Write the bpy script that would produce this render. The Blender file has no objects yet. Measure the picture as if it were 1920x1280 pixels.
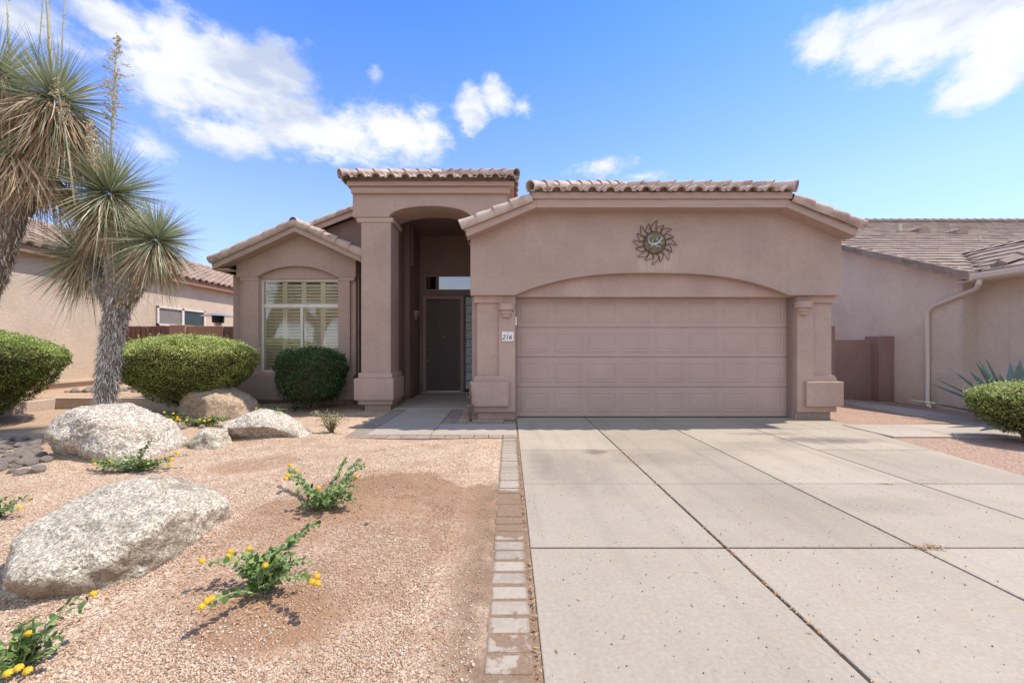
import bpy, bmesh, math, random
import numpy as np
from mathutils import Vector, noise as mnoise
PI = math.pi
R = math.radians
random.seed(7)
rng = np.random.default_rng(7)
scene = bpy.context.scene
C = scene.collection

# ------------------------------------------------------------------ camera
CH = 1.265
F = 750.0
def wx(px, Y): return (px - 955.0) * Y / F
def wz(py, Y): return CH + (651.0 - py) * Y / F
cd = bpy.data.cameras.new('camera'); cam = bpy.data.objects.new('camera', cd); C.objects.link(cam)
cam.location = (0, 0, CH); cam.rotation_euler = (R(90), 0, 0)
cd.sensor_width = 36; cd.sensor_fit = 'HORIZONTAL'; cd.lens = F / 1920 * 36
cd.shift_x = 5 / 1920; cd.shift_y = 11 / 1920
cd.clip_start = 0.05; cd.clip_end = 3000
scene.camera = cam

# ------------------------------------------------------------------ world, sun, exposure
SUN = Vector((0.50, 0.11, 1.0)).normalized()
EXPOSURE = 1.39
SUN_STRENGTH = 2.25
SKY_STRENGTH = 0.15
scene.view_settings.view_transform = 'Standard'; scene.view_settings.look = 'None'
scene.view_settings.exposure = EXPOSURE; scene.view_settings.gamma = 1
sl = bpy.data.lights.new('sun', 'SUN'); sl.energy = SUN_STRENGTH; sl.angle = R(0.53); sl.color = (1.0, 0.90, 0.76)
so = bpy.data.objects.new('sun', sl); C.objects.link(so)
so.rotation_euler = SUN.to_track_quat('Z', 'Y').to_euler(); so.location = (10, 5, 20)

class NT:
    def __init__(s, tree): s.t = tree; s.n = tree.nodes; s.l = tree.links
    def new(s, typ, **kw):
        n = s.n.new(typ)
        for k, v in kw.items(): setattr(n, k, v)
        return n
    def put(s, sock, v):
        if isinstance(v, bpy.types.NodeSocket): s.l.new(v, sock)
        elif v is not None: sock.default_value = v
    def math(s, op, a, b=None, c=None, clamp=False):
        n = s.new('ShaderNodeMath', operation=op); n.use_clamp = clamp
        s.put(n.inputs[0], a)
        if b is not None: s.put(n.inputs[1], b)
        if c is not None: s.put(n.inputs[2], c)
        return n.outputs[0]
    def vmath(s, op, a, b=None, out=0):
        n = s.new('ShaderNodeVectorMath', operation=op); s.put(n.inputs[0], a)
        if b is not None: s.put(n.inputs[1], b)
        return n.outputs[out]
    def noise(s, vec, scale, detail=4, rough=0.55, out='Fac', dist=0.0):
        n = s.new('ShaderNodeTexNoise'); s.put(n.inputs['Vector'], vec)
        n.inputs['Scale'].default_value = scale; n.inputs['Detail'].default_value = detail
        n.inputs['Roughness'].default_value = rough; n.inputs['Distortion'].default_value = dist
        return n.outputs[out]
    def voronoi(s, vec, scale, out='Distance', feature='F1', rand=1.0):
        n = s.new('ShaderNodeTexVoronoi', feature=feature); s.put(n.inputs['Vector'], vec)
        n.inputs['Scale'].default_value = scale; n.inputs['Randomness'].default_value = rand
        return n.outputs[out]
    def ramp(s, fac, stops, interp='LINEAR'):
        n = s.new('ShaderNodeValToRGB'); s.put(n.inputs[0], fac); e = n.color_ramp.elements
        n.color_ramp.interpolation = interp
        while len(e) > len(stops): e.remove(e[-1])
        while len(e) < len(stops): e.new(0.5)
        for q, (p, c) in zip(e, stops):
            q.position = p
            if not hasattr(c, '__len__'): c = (c, c, c)
            q.color = tuple(c) + (1,)
        return n.outputs[0]
    def mix(s, fac, a, b, mode='MIX'):
        n = s.new('ShaderNodeMix', data_type='RGBA', blend_type=mode)
        s.put(n.inputs[0], fac)
        for q, v in ((6, a), (7, b)):
            if isinstance(v, tuple) and len(v) == 3: v = v + (1,)
            s.put(n.inputs[q], v)
        return n.outputs[2]
    def mapr(s, v, a, b, c=0.0, d=1.0, smooth=False):
        n = s.new('ShaderNodeMapRange'); n.clamp = True
        if smooth: n.interpolation_type = 'SMOOTHSTEP'
        s.put(n.inputs[0], v)
        for i, q in enumerate((a, b, c, d)): n.inputs[i + 1].default_value = q
        return n.outputs[0]
    def mapping(s, vec, scale=(1, 1, 1), loc=(0, 0, 0), rot=(0, 0, 0)):
        n = s.new('ShaderNodeMapping'); s.put(n.inputs[0], vec)
        n.inputs['Location'].default_value = loc; n.inputs['Rotation'].default_value = rot
        n.inputs['Scale'].default_value = scale
        return n.outputs[0]
    def sep(s, vec):
        n = s.new('ShaderNodeSeparateXYZ'); s.put(n.inputs[0], vec); return n.outputs
    def bump(s, h, strength=0.3, dist=0.01, normal=None):
        n = s.new('ShaderNodeBump'); s.put(n.inputs['Height'], h)
        n.inputs['Strength'].default_value = strength; n.inputs['Distance'].default_value = dist
        if normal is not None: s.put(n.inputs['Normal'], normal)
        return n.outputs[0]

w = bpy.data.worlds.new('World'); scene.world = w; w.use_nodes = True
t = NT(w.node_tree); t.n.clear()
sky = t.new('ShaderNodeTexSky', sky_type='NISHITA'); sky.sun_disc = False
sky.sun_elevation = math.asin(SUN.z); sky.sun_rotation = math.atan2(SUN.x, SUN.y)
sky.air_density = 1.0; sky.dust_density = 0.25; sky.ozone_density = 2.0; sky.altitude = 400
tc = t.new('ShaderNodeTexCoord'); D = tc.outputs['Generated']
warp = t.noise(D, 5.0, 6, 0.6, 'Color')
warp = t.vmath('SUBTRACT', warp, (0.5, 0.5, 0.5))
ws = t.new('ShaderNodeVectorMath', operation='SCALE'); t.put(ws.inputs[0], warp); ws.inputs['Scale'].default_value = 0.045
DW = t.vmath('ADD', D, ws.outputs[0])
blobs = [  # photo direction (x, y) and half sizes, each a soft lump of cloud in the sky
 (210,35,85,30,.9),(60,40,120,60,.8),(330,60,50,45,.7),(410,115,140,50,1.1),(310,140,75,60,1.0),(520,130,75,48,1.0),(420,180,110,35,.85),
 (600,252,160,42,1.1),(440,255,90,30,.9),(730,250,85,40,1.0),(800,240,40,40,.8),(560,205,80,30,.8),
 (882,208,30,34,1.15),(930,182,28,24,.85),(702,152,12,10,.22),(1130,320,50,14,.5),(1210,335,40,10,.5),(985,195,18,14,.4),
 (1780,40,180,62,1.15),(1640,90,70,55,.9),(1545,90,60,42,.75),(1850,165,95,42,1.0),(1900,60,120,70,1.0),(1700,120,80,36,.7),
 (270,265,45,28,.35),(1350,-330,260,70,1.0),(300,-300,300,90,1.0),(-500,100,240,80,1.0),(2500,120,260,70,1.0)]
dens = None
for (bx_, by_, rx, ry, amp) in blobs:
    d = Vector((bx_ - 955.0, F, 651.0 - by_)); L = d.length; d.normalize()
    right = Vector((d.y, -d.x, 0)).normalized(); up = right.cross(d)
    cosx = (Vector((bx_ - 955.0, F, 0)).length) / L
    ax = rx / L * (F / math.hypot(F, bx_ - 955)) ; az = ry / L
    q = t.vmath('SUBTRACT', DW, tuple(d))
    a = t.math('DIVIDE', t.vmath('DOT_PRODUCT', q, tuple(right), 1), ax)
    b = t.math('DIVIDE', t.vmath('DOT_PRODUCT', q, tuple(up), 1), az)
    front = t.math('DIVIDE', t.vmath('DOT_PRODUCT', q, tuple(d), 1), 0.6)
    r2 = t.math('ADD', t.math('ADD', t.math('MULTIPLY', a, a), t.math('MULTIPLY', b, b)), t.math('MULTIPLY', front, front))
    v = t.math('MULTIPLY', t.math('SUBTRACT', 1.45, t.math('SQRT', r2)), amp)
    dens = v if dens is None else t.math('SMOOTH_MAX', dens, v, 0.25)
n1 = t.noise(t.mapping(D, (1, 1, 1.2), (0.7, 0.2, 0.4)), 9.0, 9, 0.62)
n2 = t.noise(t.mapping(D, (1, 1, 1.8)), 30.0, 6, 0.6)
dd = t.math('ADD', dens, t.math('MULTIPLY', t.math('SUBTRACT', n1, 0.5), 2.0))
dd = t.math('ADD', dd, t.math('MULTIPLY', t.math('SUBTRACT', n2, 0.5), 1.1))
mask = t.mapr(dd, 0.05, 0.95, 0, 0.97, True)
shade = t.noise(t.mapping(D, (1, 1, 2.5), (0.3, 0.1, 0.2)), 5.0, 5, 0.55)
ccol = t.ramp(shade, [(0.38, (1.55, 1.75, 2.2)), (0.50, (2.4, 2.48, 2.62)), (0.6, (2.65, 2.68, 2.72))])
hsv = t.new('ShaderNodeHueSaturation'); t.put(hsv.inputs['Color'], sky.outputs[0]); hsv.inputs['Saturation'].default_value = 1.12; hsv.inputs['Value'].default_value = 1.0
tint = t.mix(1.0, hsv.outputs[0], (0.80, 0.72, 0.86), 'MULTIPLY')
elev = t.sep(D)[2]
tint = t.mix(t.mapr(elev, 0.02, 0.62, 0.50, 0.0), tint, (1.15, 1.45, 2.15))
tint = t.mix(t.mapr(elev, 0.30, 0.66), tint, t.mix(1.0, tint, (0.47, 0.74, 1.0), 'MULTIPLY'))
skyc = t.mix(mask, tint, ccol)
# bright broken cloud added in the unseen sky behind the viewer, fills shaded fronts
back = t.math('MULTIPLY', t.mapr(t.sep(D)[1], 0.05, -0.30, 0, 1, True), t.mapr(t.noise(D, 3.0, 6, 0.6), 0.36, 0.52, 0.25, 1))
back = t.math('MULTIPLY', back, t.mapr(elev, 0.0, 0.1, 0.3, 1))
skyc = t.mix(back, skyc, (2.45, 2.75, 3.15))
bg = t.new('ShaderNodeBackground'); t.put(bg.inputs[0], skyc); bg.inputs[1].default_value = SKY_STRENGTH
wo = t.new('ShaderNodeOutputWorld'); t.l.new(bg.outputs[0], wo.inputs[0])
SKYMUL = ccol

# ------------------------------------------------------------------ mesh helpers
class MB:
    def __init__(s): s.v = []; s.f = []; s.base = 0
    def add(s, verts, faces):
        b = len(s.v); s.v.extend([tuple(p) for p in verts]); s.f.extend([tuple(i + b for i in f) for f in faces])
    def box(s, x0, x1, y0, y1, z0, z1):
        if x0 > x1: x0, x1 = x1, x0
        s.add([(x0,y0,z0),(x1,y0,z0),(x1,y1,z0),(x0,y1,z0),(x0,y0,z1),(x1,y0,z1),(x1,y1,z1),(x0,y1,z1)],
              [(0,3,2,1),(4,5,6,7),(0,1,5,4),(1,2,6,5),(2,3,7,6),(3,0,4,7)])
        return s
    def prism(s, poly, y0, y1):           # poly in XZ, counter-clockwise seen from -Y
        n = len(poly)
        s.add([(x, y0, z) for x, z in poly] + [(x, y1, z) for x, z in poly],
              [tuple(range(n)), tuple(range(2*n-1, n-1, -1))] + [(i, i+n, (i+1) % n + n, (i+1) % n) for i in range(n)])
        return s
    def prism_x(s, poly, x0, x1):         # poly in YZ
        n = len(poly)
        s.add([(x0, y, z) for y, z in poly] + [(x1, y, z) for y, z in poly],
              [tuple(range(n)), tuple(range(2*n-1, n-1, -1))] + [(i, i+n, (i+1) % n + n, (i+1) % n) for i in range(n)])
        return s
    def prism_z(s, poly, z0, z1):
        n = len(poly)
        s.add([(x, y, z0) for x, y in poly] + [(x, y, z1) for x, y in poly],
              [tuple(range(n-1, -1, -1)), tuple(range(n, 2*n))] + [(i, (i+1) % n, (i+1) % n + n, i+n) for i in range(n)])
        return s
    def tube(s, pts, radii, n=8, cap=True):
        pts = [Vector(p) for p in pts]
        if not hasattr(radii, '__len__'): radii = [radii] * len(pts)
        vs = []; fs = []
        up = Vector((0, 0, 1)); a = None
        for i, p in enumerate(pts):
            d = (pts[min(i+1, len(pts)-1)] - pts[max(i-1, 0)]).normalized()
            if a is None:
                a = d.orthogonal().normalized()
            else:
                a = (a - d * a.dot(d)).normalized()
            b = d.cross(a)
            for k in range(n):
                an = 2*PI*k/n
                vs.append(p + (a*math.cos(an) + b*math.sin(an)) * radii[i])
        for i in range(len(pts)-1):
            for k in range(n):
                k2 = (k+1) % n
                fs.append((i*n+k, i*n+k2, (i+1)*n+k2, (i+1)*n+k))
        if cap:
            fs.append(tuple(range(n-1, -1, -1))); fs.append(tuple(range((len(pts)-1)*n, len(pts)*n)))
        s.add(vs, fs); return s
    def lathe(s, c, prof, n=20, a0=0, a1=2*PI):     # prof: (r, z)
        full = abs(a1 - a0 - 2*PI) < 1e-6
        m = n if full else n + 1
        vs = [(c[0] + r*math.cos(a0+(a1-a0)*k/n), c[1] + r*math.sin(a0+(a1-a0)*k/n), c[2] + z) for r, z in prof for k in range(m)]
        fs = []
        for i in range(len(prof)-1):
            for k in range(n):
                k2 = (k+1) % m
                fs.append((i*m+k, i*m+k2, (i+1)*m+k2, (i+1)*m+k))
        s.add(vs, fs); return s

def worg(p):
    o = Vector((0, 0, 0))
    while p is not None: o += p.location; p = p.parent
    return o
def obj(name, mb, mat, parent=None, smooth=False, bevel=0, origin=None):
    me = bpy.data.meshes.new(name)
    off = worg(parent) if parent is not None else Vector(origin or (0, 0, 0))
    me.from_pydata([(a-off.x, b-off.y, c-off.z) for a, b, c in mb.v], [], mb.f)
    me.materials.append(mat); me.update()
    bm = bmesh.new(); bm.from_mesh(me); bmesh.ops.recalc_face_normals(bm, faces=bm.faces); bm.to_mesh(me); bm.free()
    o = bpy.data.objects.new(name, me); C.objects.link(o)
    if parent is not None: o.parent = parent
    else: o.location = off
    if smooth: me.polygons.foreach_set('use_smooth', [True]*len(me.polygons))
    if bevel:
        m = o.modifiers.new('bevel', 'BEVEL'); m.width = bevel; m.segments = 2; m.limit_method = 'ANGLE'; m.angle_limit = R(35)
    return o
def npobj(name, V, Fc, mat, parent=None, col=None, smooth=False, origin=None):
    """V (n,3) float, Fc (m,k) int, col (n,) per-vertex random value"""
    me = bpy.data.meshes.new(name)
    off = worg(parent) if parent is not None else Vector(origin or (0, 0, 0))
    V = np.asarray(V, dtype=np.float64) - np.array(off)
    Fc = np.asarray(Fc, dtype=np.int32); m, k = Fc.shape
    me.vertices.add(len(V)); me.vertices.foreach_set('co', V.astype(np.float32).ravel())
    me.loops.add(m*k); me.loops.foreach_set('vertex_index', Fc.ravel())
    me.polygons.add(m); me.polygons.foreach_set('loop_start', np.arange(0, m*k, k, dtype=np.int32))
    me.polygons.foreach_set('loop_total', np.full(m, k, dtype=np.int32))
    if smooth: me.polygons.foreach_set('use_smooth', np.ones(m, dtype=bool))
    me.update(calc_edges=True); me.validate()
    if col is not None:
        a = me.attributes.new('rnd', 'FLOAT', 'POINT'); a.data.foreach_set('value', np.asarray(col, dtype=np.float32))
    me.materials.append(mat)
    o = bpy.data.objects.new(name, me); C.objects.link(o)
    if parent is not None: o.parent = parent
    else: o.location = off
    return o
def tag(o, label, cat, group=None, kind=None):
    if label: o['label'] = label
    if cat: o['category'] = cat
    if group: o['group'] = group
    if kind: o['kind'] = kind
    return o
def thing(name, label, cat, loc=(0, 0, 0), group=None):
    o = bpy.data.objects.new(name, None); C.objects.link(o); o.location = loc; o.empty_display_size = 0.2
    return tag(o, label, cat, group)
def struct(name, mb, mat, **k):
    o = obj(name, mb, mat, **k); o['kind'] = 'structure'; return o

# ------------------------------------------------------------------ materials
def pmat(name, fn=None, base=(.5, .5, .5), rough=0.8, metal=0.0, spec=0.3):
    m = bpy.data.materials.new(name); m.use_nodes = True
    q = NT(m.node_tree); b = q.n['Principled BSDF']
    b.inputs['Base Color'].default_value = tuple(base) + (1,); b.inputs['Roughness'].default_value = rough
    b.inputs['Metallic'].default_value = metal; b.inputs['Specular IOR Level'].default_value = spec
    q.b = b; q.c = q.new('ShaderNodeTexCoord').outputs['Object']
    g = q.new('ShaderNodeNewGeometry'); q.p = g.outputs['Position']; q.geo = g
    if fn: fn(q, b)
    return m
def stucco(name, c, coarse=60, strength=0.35, streak=0.12, extra=None):
    def fn(q, b):
        n = q.noise(q.p, 1.3, 5, 0.6); n2 = q.noise(q.p, 14, 4, 0.6)
        cc = tuple(v*0.80 for v in c); cl = tuple(min(1, v*1.12) for v in c)
        col = q.ramp(n, [(0.3, cc), (0.7, cl)])
        col = q.mix(0.35, col, q.ramp(n2, [(0.3, tuple(v*0.85 for v in c)), (0.7, tuple(min(1, v*1.12) for v in c))]))
        st = q.noise(q.mapping(q.p, (6, 6, 0.5)), 1.0, 5, 0.65)
        col = q.mix(q.mapr(st, 0.5, 0.75, 0, streak), col, tuple(v*0.5 for v in c))
        zz = q.sep(q.p)[2]
        dirt = q.math('MULTIPLY', q.mapr(zz, 0.42, 0.02, 0, 1), q.mapr(n2, 0.35, 0.65, 0.1, 0.75))
        col = q.mix(dirt, col, (c[0]*.62, c[1]*.58, c[2]*.52))
        if extra: col = extra(q, col)
        q.put(b.inputs['Base Color'], col)
        h = q.noise(q.p, coarse, 5, 0.7); h2 = q.voronoi(q.p, coarse*0.7)
        q.put(b.inputs['Normal'], q.bump(q.math('ADD', h, q.math('MULTIPLY', h2, 0.5)), strength, 0.006))
    return pmat(name, fn, rough=0.92, spec=0.15)
SC = (0.42, 0.31, 0.262)
def sunstain(q, col):
    # mineral run-off marks on the stucco below the metal sun
    x, y, z = q.sep(q.p)
    cx = wx(1228, 6.93); cz = wz(455, 6.93)
    dx = q.math('ABSOLUTE', q.math('SUBTRACT', x, cx))
    st = q.noise(q.mapping(q.p, (22, 1, 1.2)), 1.0, 3, 0.5)
    m = q.math('MULTIPLY', q.mapr(dx, 0.24, 0.44, 1, 0, True), q.mapr(z, cz - 0.02, cz - 0.28, 0, 1, True))
    m = q.math('MULTIPLY', m, q.mapr(z, cz - 0.58, cz - 0.44, 0, 1, True))
    m = q.math('MULTIPLY', m, q.mapr(st, 0.38, 0.68, 0.1, 1))
    return q.mix(q.math('MULTIPLY', m, 0.55), col, (0.62, 0.50, 0.37))
M = {}
M['stucco'] = stucco('stucco', SC)
M['stucco_gable'] = stucco('stucco_garage', SC, extra=sunstain)
M['stucco_trim'] = stucco('stucco_trim', (0.46, 0.33, 0.28), strength=0.25, streak=0.08)
M['entry_wall'] = stucco('stucco_shaded', (0.25, 0.17, 0.145), strength=0.25)  # darker copy of the house stucco: shade of porch and rear gable in its colour
M['tan_stucco'] = stucco('stucco_tan', (0.58, 0.465, 0.355), coarse=26, strength=0.9, streak=0.06)
M['grey_stucco'] = stucco('stucco_grey_tan', (0.64, 0.535, 0.44), coarse=28, strength=0.9, streak=0.06)
M['smooth_tan'] = stucco('stucco_smooth_tan', (0.58, 0.485, 0.405), coarse=60, strength=0.2, streak=0.05)
M['block_wall'] = stucco('stucco_rose', (0.30, 0.19, 0.16), coarse=45, strength=0.5)
M['orange_wall'] = stucco('stucco_brown', (0.36, 0.20, 0.14), coarse=45, strength=0.5)
def woodpaint(q, b):
    n = q.noise(q.mapping(q.p, (1, 8, 8)), 2.5, 5, 0.6)
    q.put(b.inputs['Base Color'], q.ramp(n, [(0.3, (0.38, 0.27, 0.225)), (0.7, (0.46, 0.33, 0.275))]))
    q.put(b.inputs['Normal'], q.bump(q.noise(q.mapping(q.p, (3, 40, 40)), 2, 4), 0.15, 0.004))
M['fascia'] = pmat('painted_fascia', woodpaint, rough=0.7)
def tile(cols, edge):
    def fn(q, b):
        v = q.voronoi(q.mapping(q.p, (3.2, 3.2, 3.2)), 1.0, 'Color')
        s = q.sep(v)[0]
        col = q.ramp(s, cols)
        n = q.noise(q.p, 9, 6, 0.65)
        col = q.mix(q.mapr(n, 0.40, 0.7, 0, 0.65), col, edge)
        n2 = q.noise(q.p, 60, 3, 0.6)
        col = q.mix(q.mapr(n2, 0.55, 0.8, 0, 0.35), col, (0.10, 0.075, 0.06))
        q.put(b.inputs['Base Color'], col)
        q.put(b.inputs['Normal'], q.bump(n2, 0.3, 0.004))
    return fn
M['tile'] = pmat('barrel_tile', tile([(0.2, (0.44, 0.32, 0.26)), (0.5, (0.52, 0.42, 0.35)), (0.8, (0.34, 0.22, 0.18))], (0.60, 0.53, 0.46)), rough=0.9, spec=0.15)
M['tile_left'] = pmat('barrel_tile_tan', tile([(0.2, (0.34, 0.24, 0.19)), (0.5, (0.40, 0.29, 0.22)), (0.8, (0.28, 0.18, 0.15))], (0.40, 0.32, 0.26)), rough=0.9, spec=0.15)
M['flat_tile'] = pmat('flat_tile', tile([(0.2, (0.26, 0.20, 0.165)), (0.5, (0.32, 0.25, 0.20)), (0.8, (0.22, 0.16, 0.135))], (0.34, 0.28, 0.23)), rough=0.9, spec=0.15)
M['deck'] = pmat('roof_underlay', base=(0.07, 0.05, 0.045), rough=0.95)
def doorpaint(q, b):
    n = q.noise(q.p, 2.0, 4, 0.6)
    q.put(b.inputs['Base Color'], q.ramp(n, [(0.3, (0.40, 0.285, 0.245)), (0.7, (0.45, 0.322, 0.278))]))
    q.put(b.inputs['Normal'], q.bump(q.noise(q.mapping(q.p, (2, 30, 30)), 6, 4), 0.08, 0.003))
M['garage_door'] = pmat('garage_door_paint', doorpaint, rough=0.5, spec=0.35)
def fd(q, b):
    n = q.noise(q.mapping(q.p, (30, 30, 1.5)), 2.0, 4, 0.6)
    q.put(b.inputs['Base Color'], q.ramp(n, [(0.3, (0.095, 0.068, 0.062)), (0.7, (0.125, 0.09, 0.082))]))
M['front_door'] = pmat('front_door_paint', fd, rough=0.55)
M['door_frame'] = pmat('door_frame_paint', base=(0.30, 0.21, 0.18), rough=0.6)
M['white'] = pmat('white_vinyl', lambda q, b: q.put(b.inputs['Base Color'], q.ramp(q.noise(q.p, 8, 4), [(0.3, (0.66, 0.62, 0.55)), (0.7, (0.76, 0.73, 0.67))])), rough=0.45)
M['shutter'] = pmat('shutter_wood', lambda q, b: q.put(b.inputs['Base Color'], q.ramp(q.noise(q.p, 5, 4), [(0.3, (0.88, 0.75, 0.55)), (0.7, (0.93, 0.83, 0.66))])), rough=0.45)
M['dark'] = pmat('dark_interior', base=(0.02, 0.018, 0.016), rough=0.9)
M['brass'] = pmat('brass_handle', base=(0.55, 0.46, 0.34), rough=0.35, metal=0.9)
M['black'] = pmat('black_plastic', base=(0.02, 0.02, 0.02), rough=0.5)
M['rust'] = pmat('rusted_iron', lambda q, b: q.put(b.inputs['Base Color'], q.ramp(q.noise(q.p, 40, 4), [(0.35, (0.055, 0.03, 0.025)), (0.7, (0.12, 0.06, 0.045))])), rough=0.85)
M['patina'] = pmat('aged_disc', lambda q, b: q.put(b.inputs['Base Color'], q.ramp(q.noise(q.p, 14, 5), [(0.35, (0.07, 0.065, 0.05)), (0.55, (0.19, 0.15, 0.08)), (0.72, (0.26, 0.21, 0.13))])), rough=0.7)
M['pewter'] = pmat('weathered_pewter', lambda q, b: q.put(b.inputs['Base Color'], q.ramp(q.noise(q.p, 30, 4), [(0.35, (0.30, 0.31, 0.33)), (0.7, (0.62, 0.62, 0.62))])), rough=0.6)
M['plaque'] = pmat('plaque_white', base=(0.78, 0.75, 0.73), rough=0.4)
M['ink'] = pmat('plaque_ink', base=(0.03, 0.03, 0.04), rough=0.5)
M['gutter'] = pmat('gutter_paint', base=(0.66, 0.56, 0.48), rough=0.5)
M['gate'] = pmat('gate_wood', lambda q, b: q.put(b.inputs['Base Color'], q.ramp(q.noise(q.mapping(q.p, (12, 12, 1)), 2, 4), [(0.3, (0.13, 0.065, 0.05)), (0.7, (0.20, 0.105, 0.08))])), rough=0.8)
M['steel'] = pmat('brushed_steel', base=(0.55, 0.54, 0.52), rough=0.35, metal=0.8)
def glassfn(tint, refl=1.0):
    m = bpy.data.materials.new('window_glass'); m.use_nodes = True; q = NT(m.node_tree); q.n.clear()
    tr = q.new('ShaderNodeBsdfTransparent'); tr.inputs[0].default_value = tint + (1,)
    gl = q.new('ShaderNodeBsdfGlossy'); gl.inputs['Roughness'].default_value = 0.02; gl.inputs[0].default_value = (0.95, 0.97, 1, 1)
    fr = q.new('ShaderNodeFresnel'); fr.inputs[0].default_value = 1.5
    fac = q.math('MULTIPLY', fr.outputs[0], 2.2 * refl, clamp=True)
    mx = q.new('ShaderNodeMixShader'); q.put(mx.inputs[0], fac); q.l.new(tr.outputs[0], mx.inputs[1]); q.l.new(gl.outputs[0], mx.inputs[2])
    o = q.new('ShaderNodeOutputMaterial'); q.l.new(mx.outputs[0], o.inputs[0]); return m
M['glass'] = glassfn((0.98, 0.99, 0.97), 0.8)
M['tinted_glass'] = glassfn((0.35, 0.37, 0.38), 3.2)
def gblock(q, b):
    n = q.voronoi(q.mapping(q.p, (1, 1, 1)), 26, feature='F2'); n2 = q.noise(q.p, 30, 3, dist=3)
    q.put(b.inputs['Base Color'], q.ramp(n2, [(0.36, (0.08, 0.10, 0.08)), (0.46, (0.42, 0.50, 0.46)), (0.56, (0.85, 0.90, 0.92))]))
    q.put(b.inputs['Normal'], q.bump(q.math('ADD', n, n2), 1.0, 0.02))
M['glass_block'] = pmat('glass_block', gblock, rough=0.25, spec=0.8)

# ground materials
def gravel_color(q, shift=0.0):
    wv = q.vmath('ADD', q.p, q.vmath('MULTIPLY', q.noise(q.p, 35, 2, out='Color'), (0.012, 0.012, 0.0)))
    vc = q.voronoi(wv, 78, 'Color'); s = q.sep(vc)
    col = q.ramp(s[0], [(0.0, (0.30, 0.18, 0.12)), (0.25, (0.45, 0.325, 0.225)), (0.45, (0.56, 0.435, 0.32)), (0.65, (0.64, 0.535, 0.42)), (0.85, (0.36, 0.22, 0.15)), (0.95, (0.66, 0.57, 0.48)), (1.0, (0.18, 0.14, 0.11))])
    vd = q.voronoi(wv, 78, 'Distance')
    return col, vd, s
def groundfn(q, b):
    col, vd, s = gravel_color(q)
    x, y, z = q.sep(q.p)
    big = q.noise(q.p, 0.7, 5, 0.6); mid = q.noise(q.p, 3.2, 5, 0.65)
    col = q.mix(q.mapr(mid, 0.45, 0.72, 0, 0.5), col, (0.33, 0.20, 0.125))
    pat = q.noise(q.mapping(q.p, (1, 1, 1), (3, 1, 0)), 1.5, 6, 0.7)
    col = q.mix(q.mapr(pat, 0.50, 0.64, 0, 0.55), col, (0.37, 0.235, 0.145))
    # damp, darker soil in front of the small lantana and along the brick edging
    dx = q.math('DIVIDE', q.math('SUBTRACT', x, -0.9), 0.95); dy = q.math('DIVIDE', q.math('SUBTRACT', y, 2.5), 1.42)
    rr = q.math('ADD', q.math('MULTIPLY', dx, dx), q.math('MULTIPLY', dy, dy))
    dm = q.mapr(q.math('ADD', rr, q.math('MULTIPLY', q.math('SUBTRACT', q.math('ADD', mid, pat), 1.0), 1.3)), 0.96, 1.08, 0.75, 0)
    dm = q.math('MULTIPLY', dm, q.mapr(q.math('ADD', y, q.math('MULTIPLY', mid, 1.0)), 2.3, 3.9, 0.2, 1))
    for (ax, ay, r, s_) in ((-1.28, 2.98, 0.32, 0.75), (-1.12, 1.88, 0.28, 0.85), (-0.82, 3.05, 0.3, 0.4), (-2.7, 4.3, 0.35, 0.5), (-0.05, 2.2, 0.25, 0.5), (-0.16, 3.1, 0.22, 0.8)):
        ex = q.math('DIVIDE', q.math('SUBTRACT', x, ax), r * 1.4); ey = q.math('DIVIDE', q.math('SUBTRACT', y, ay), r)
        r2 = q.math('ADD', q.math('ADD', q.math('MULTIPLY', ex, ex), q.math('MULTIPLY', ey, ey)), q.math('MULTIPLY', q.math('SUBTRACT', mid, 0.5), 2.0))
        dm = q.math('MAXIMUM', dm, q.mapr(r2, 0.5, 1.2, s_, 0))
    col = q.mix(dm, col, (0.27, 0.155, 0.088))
    # fine silt washed over the edging bricks
    silt = q.math('MULTIPLY', q.mapr(x, -0.42, -0.16, 0, 1, True), q.mapr(q.math('ADD', y, q.math('MULTIPLY', mid, 1.2)), 4.1, 4.6, 1, 0))
    silt = q.math('MULTIPLY', silt, q.mapr(q.noise(q.p, 6, 4), 0.35, 0.55, 0.35, 1))
    silt = q.math('MAXIMUM', silt, q.mapr(x, -0.12, -0.09, 0, 1))
    fine = q.ramp(q.noise(q.p, 60, 4, 0.7), [(0.3, (0.165, 0.11, 0.072)), (0.7, (0.26, 0.18, 0.122))])
    col = q.mix(silt, col, fine)
    # sandy tan tone toward the left and the back
    sand = q.math('MULTIPLY', q.mapr(x, -3.2, -5.2, 0, 1), q.mapr(big, 0.35, 0.6, 0.15, 0.75))
    col = q.mix(sand, col, (0.44, 0.32, 0.21))
    # redder, darker gravel on the right of the drive
    col = q.mix(q.mapr(x, 4.6, 4.9, 0, 0.75), col, q.mix(s[1], (0.22, 0.125, 0.095), (0.50, 0.38, 0.30)))
    q.put(b.inputs['Base Color'], col)
    h = q.math('MULTIPLY', q.math('SUBTRACT', 0.6, vd), q.math('SUBTRACT', 1, q.math('MULTIPLY', silt, 0.8)))
    h = q.math('ADD', h, q.math('MULTIPLY', mid, 0.8))
    q.put(b.inputs['Normal'], q.bump(h, 0.9, 0.010))
M['ground'] = pmat('decomposed_granite', groundfn, rough=0.95, spec=0.1)
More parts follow.
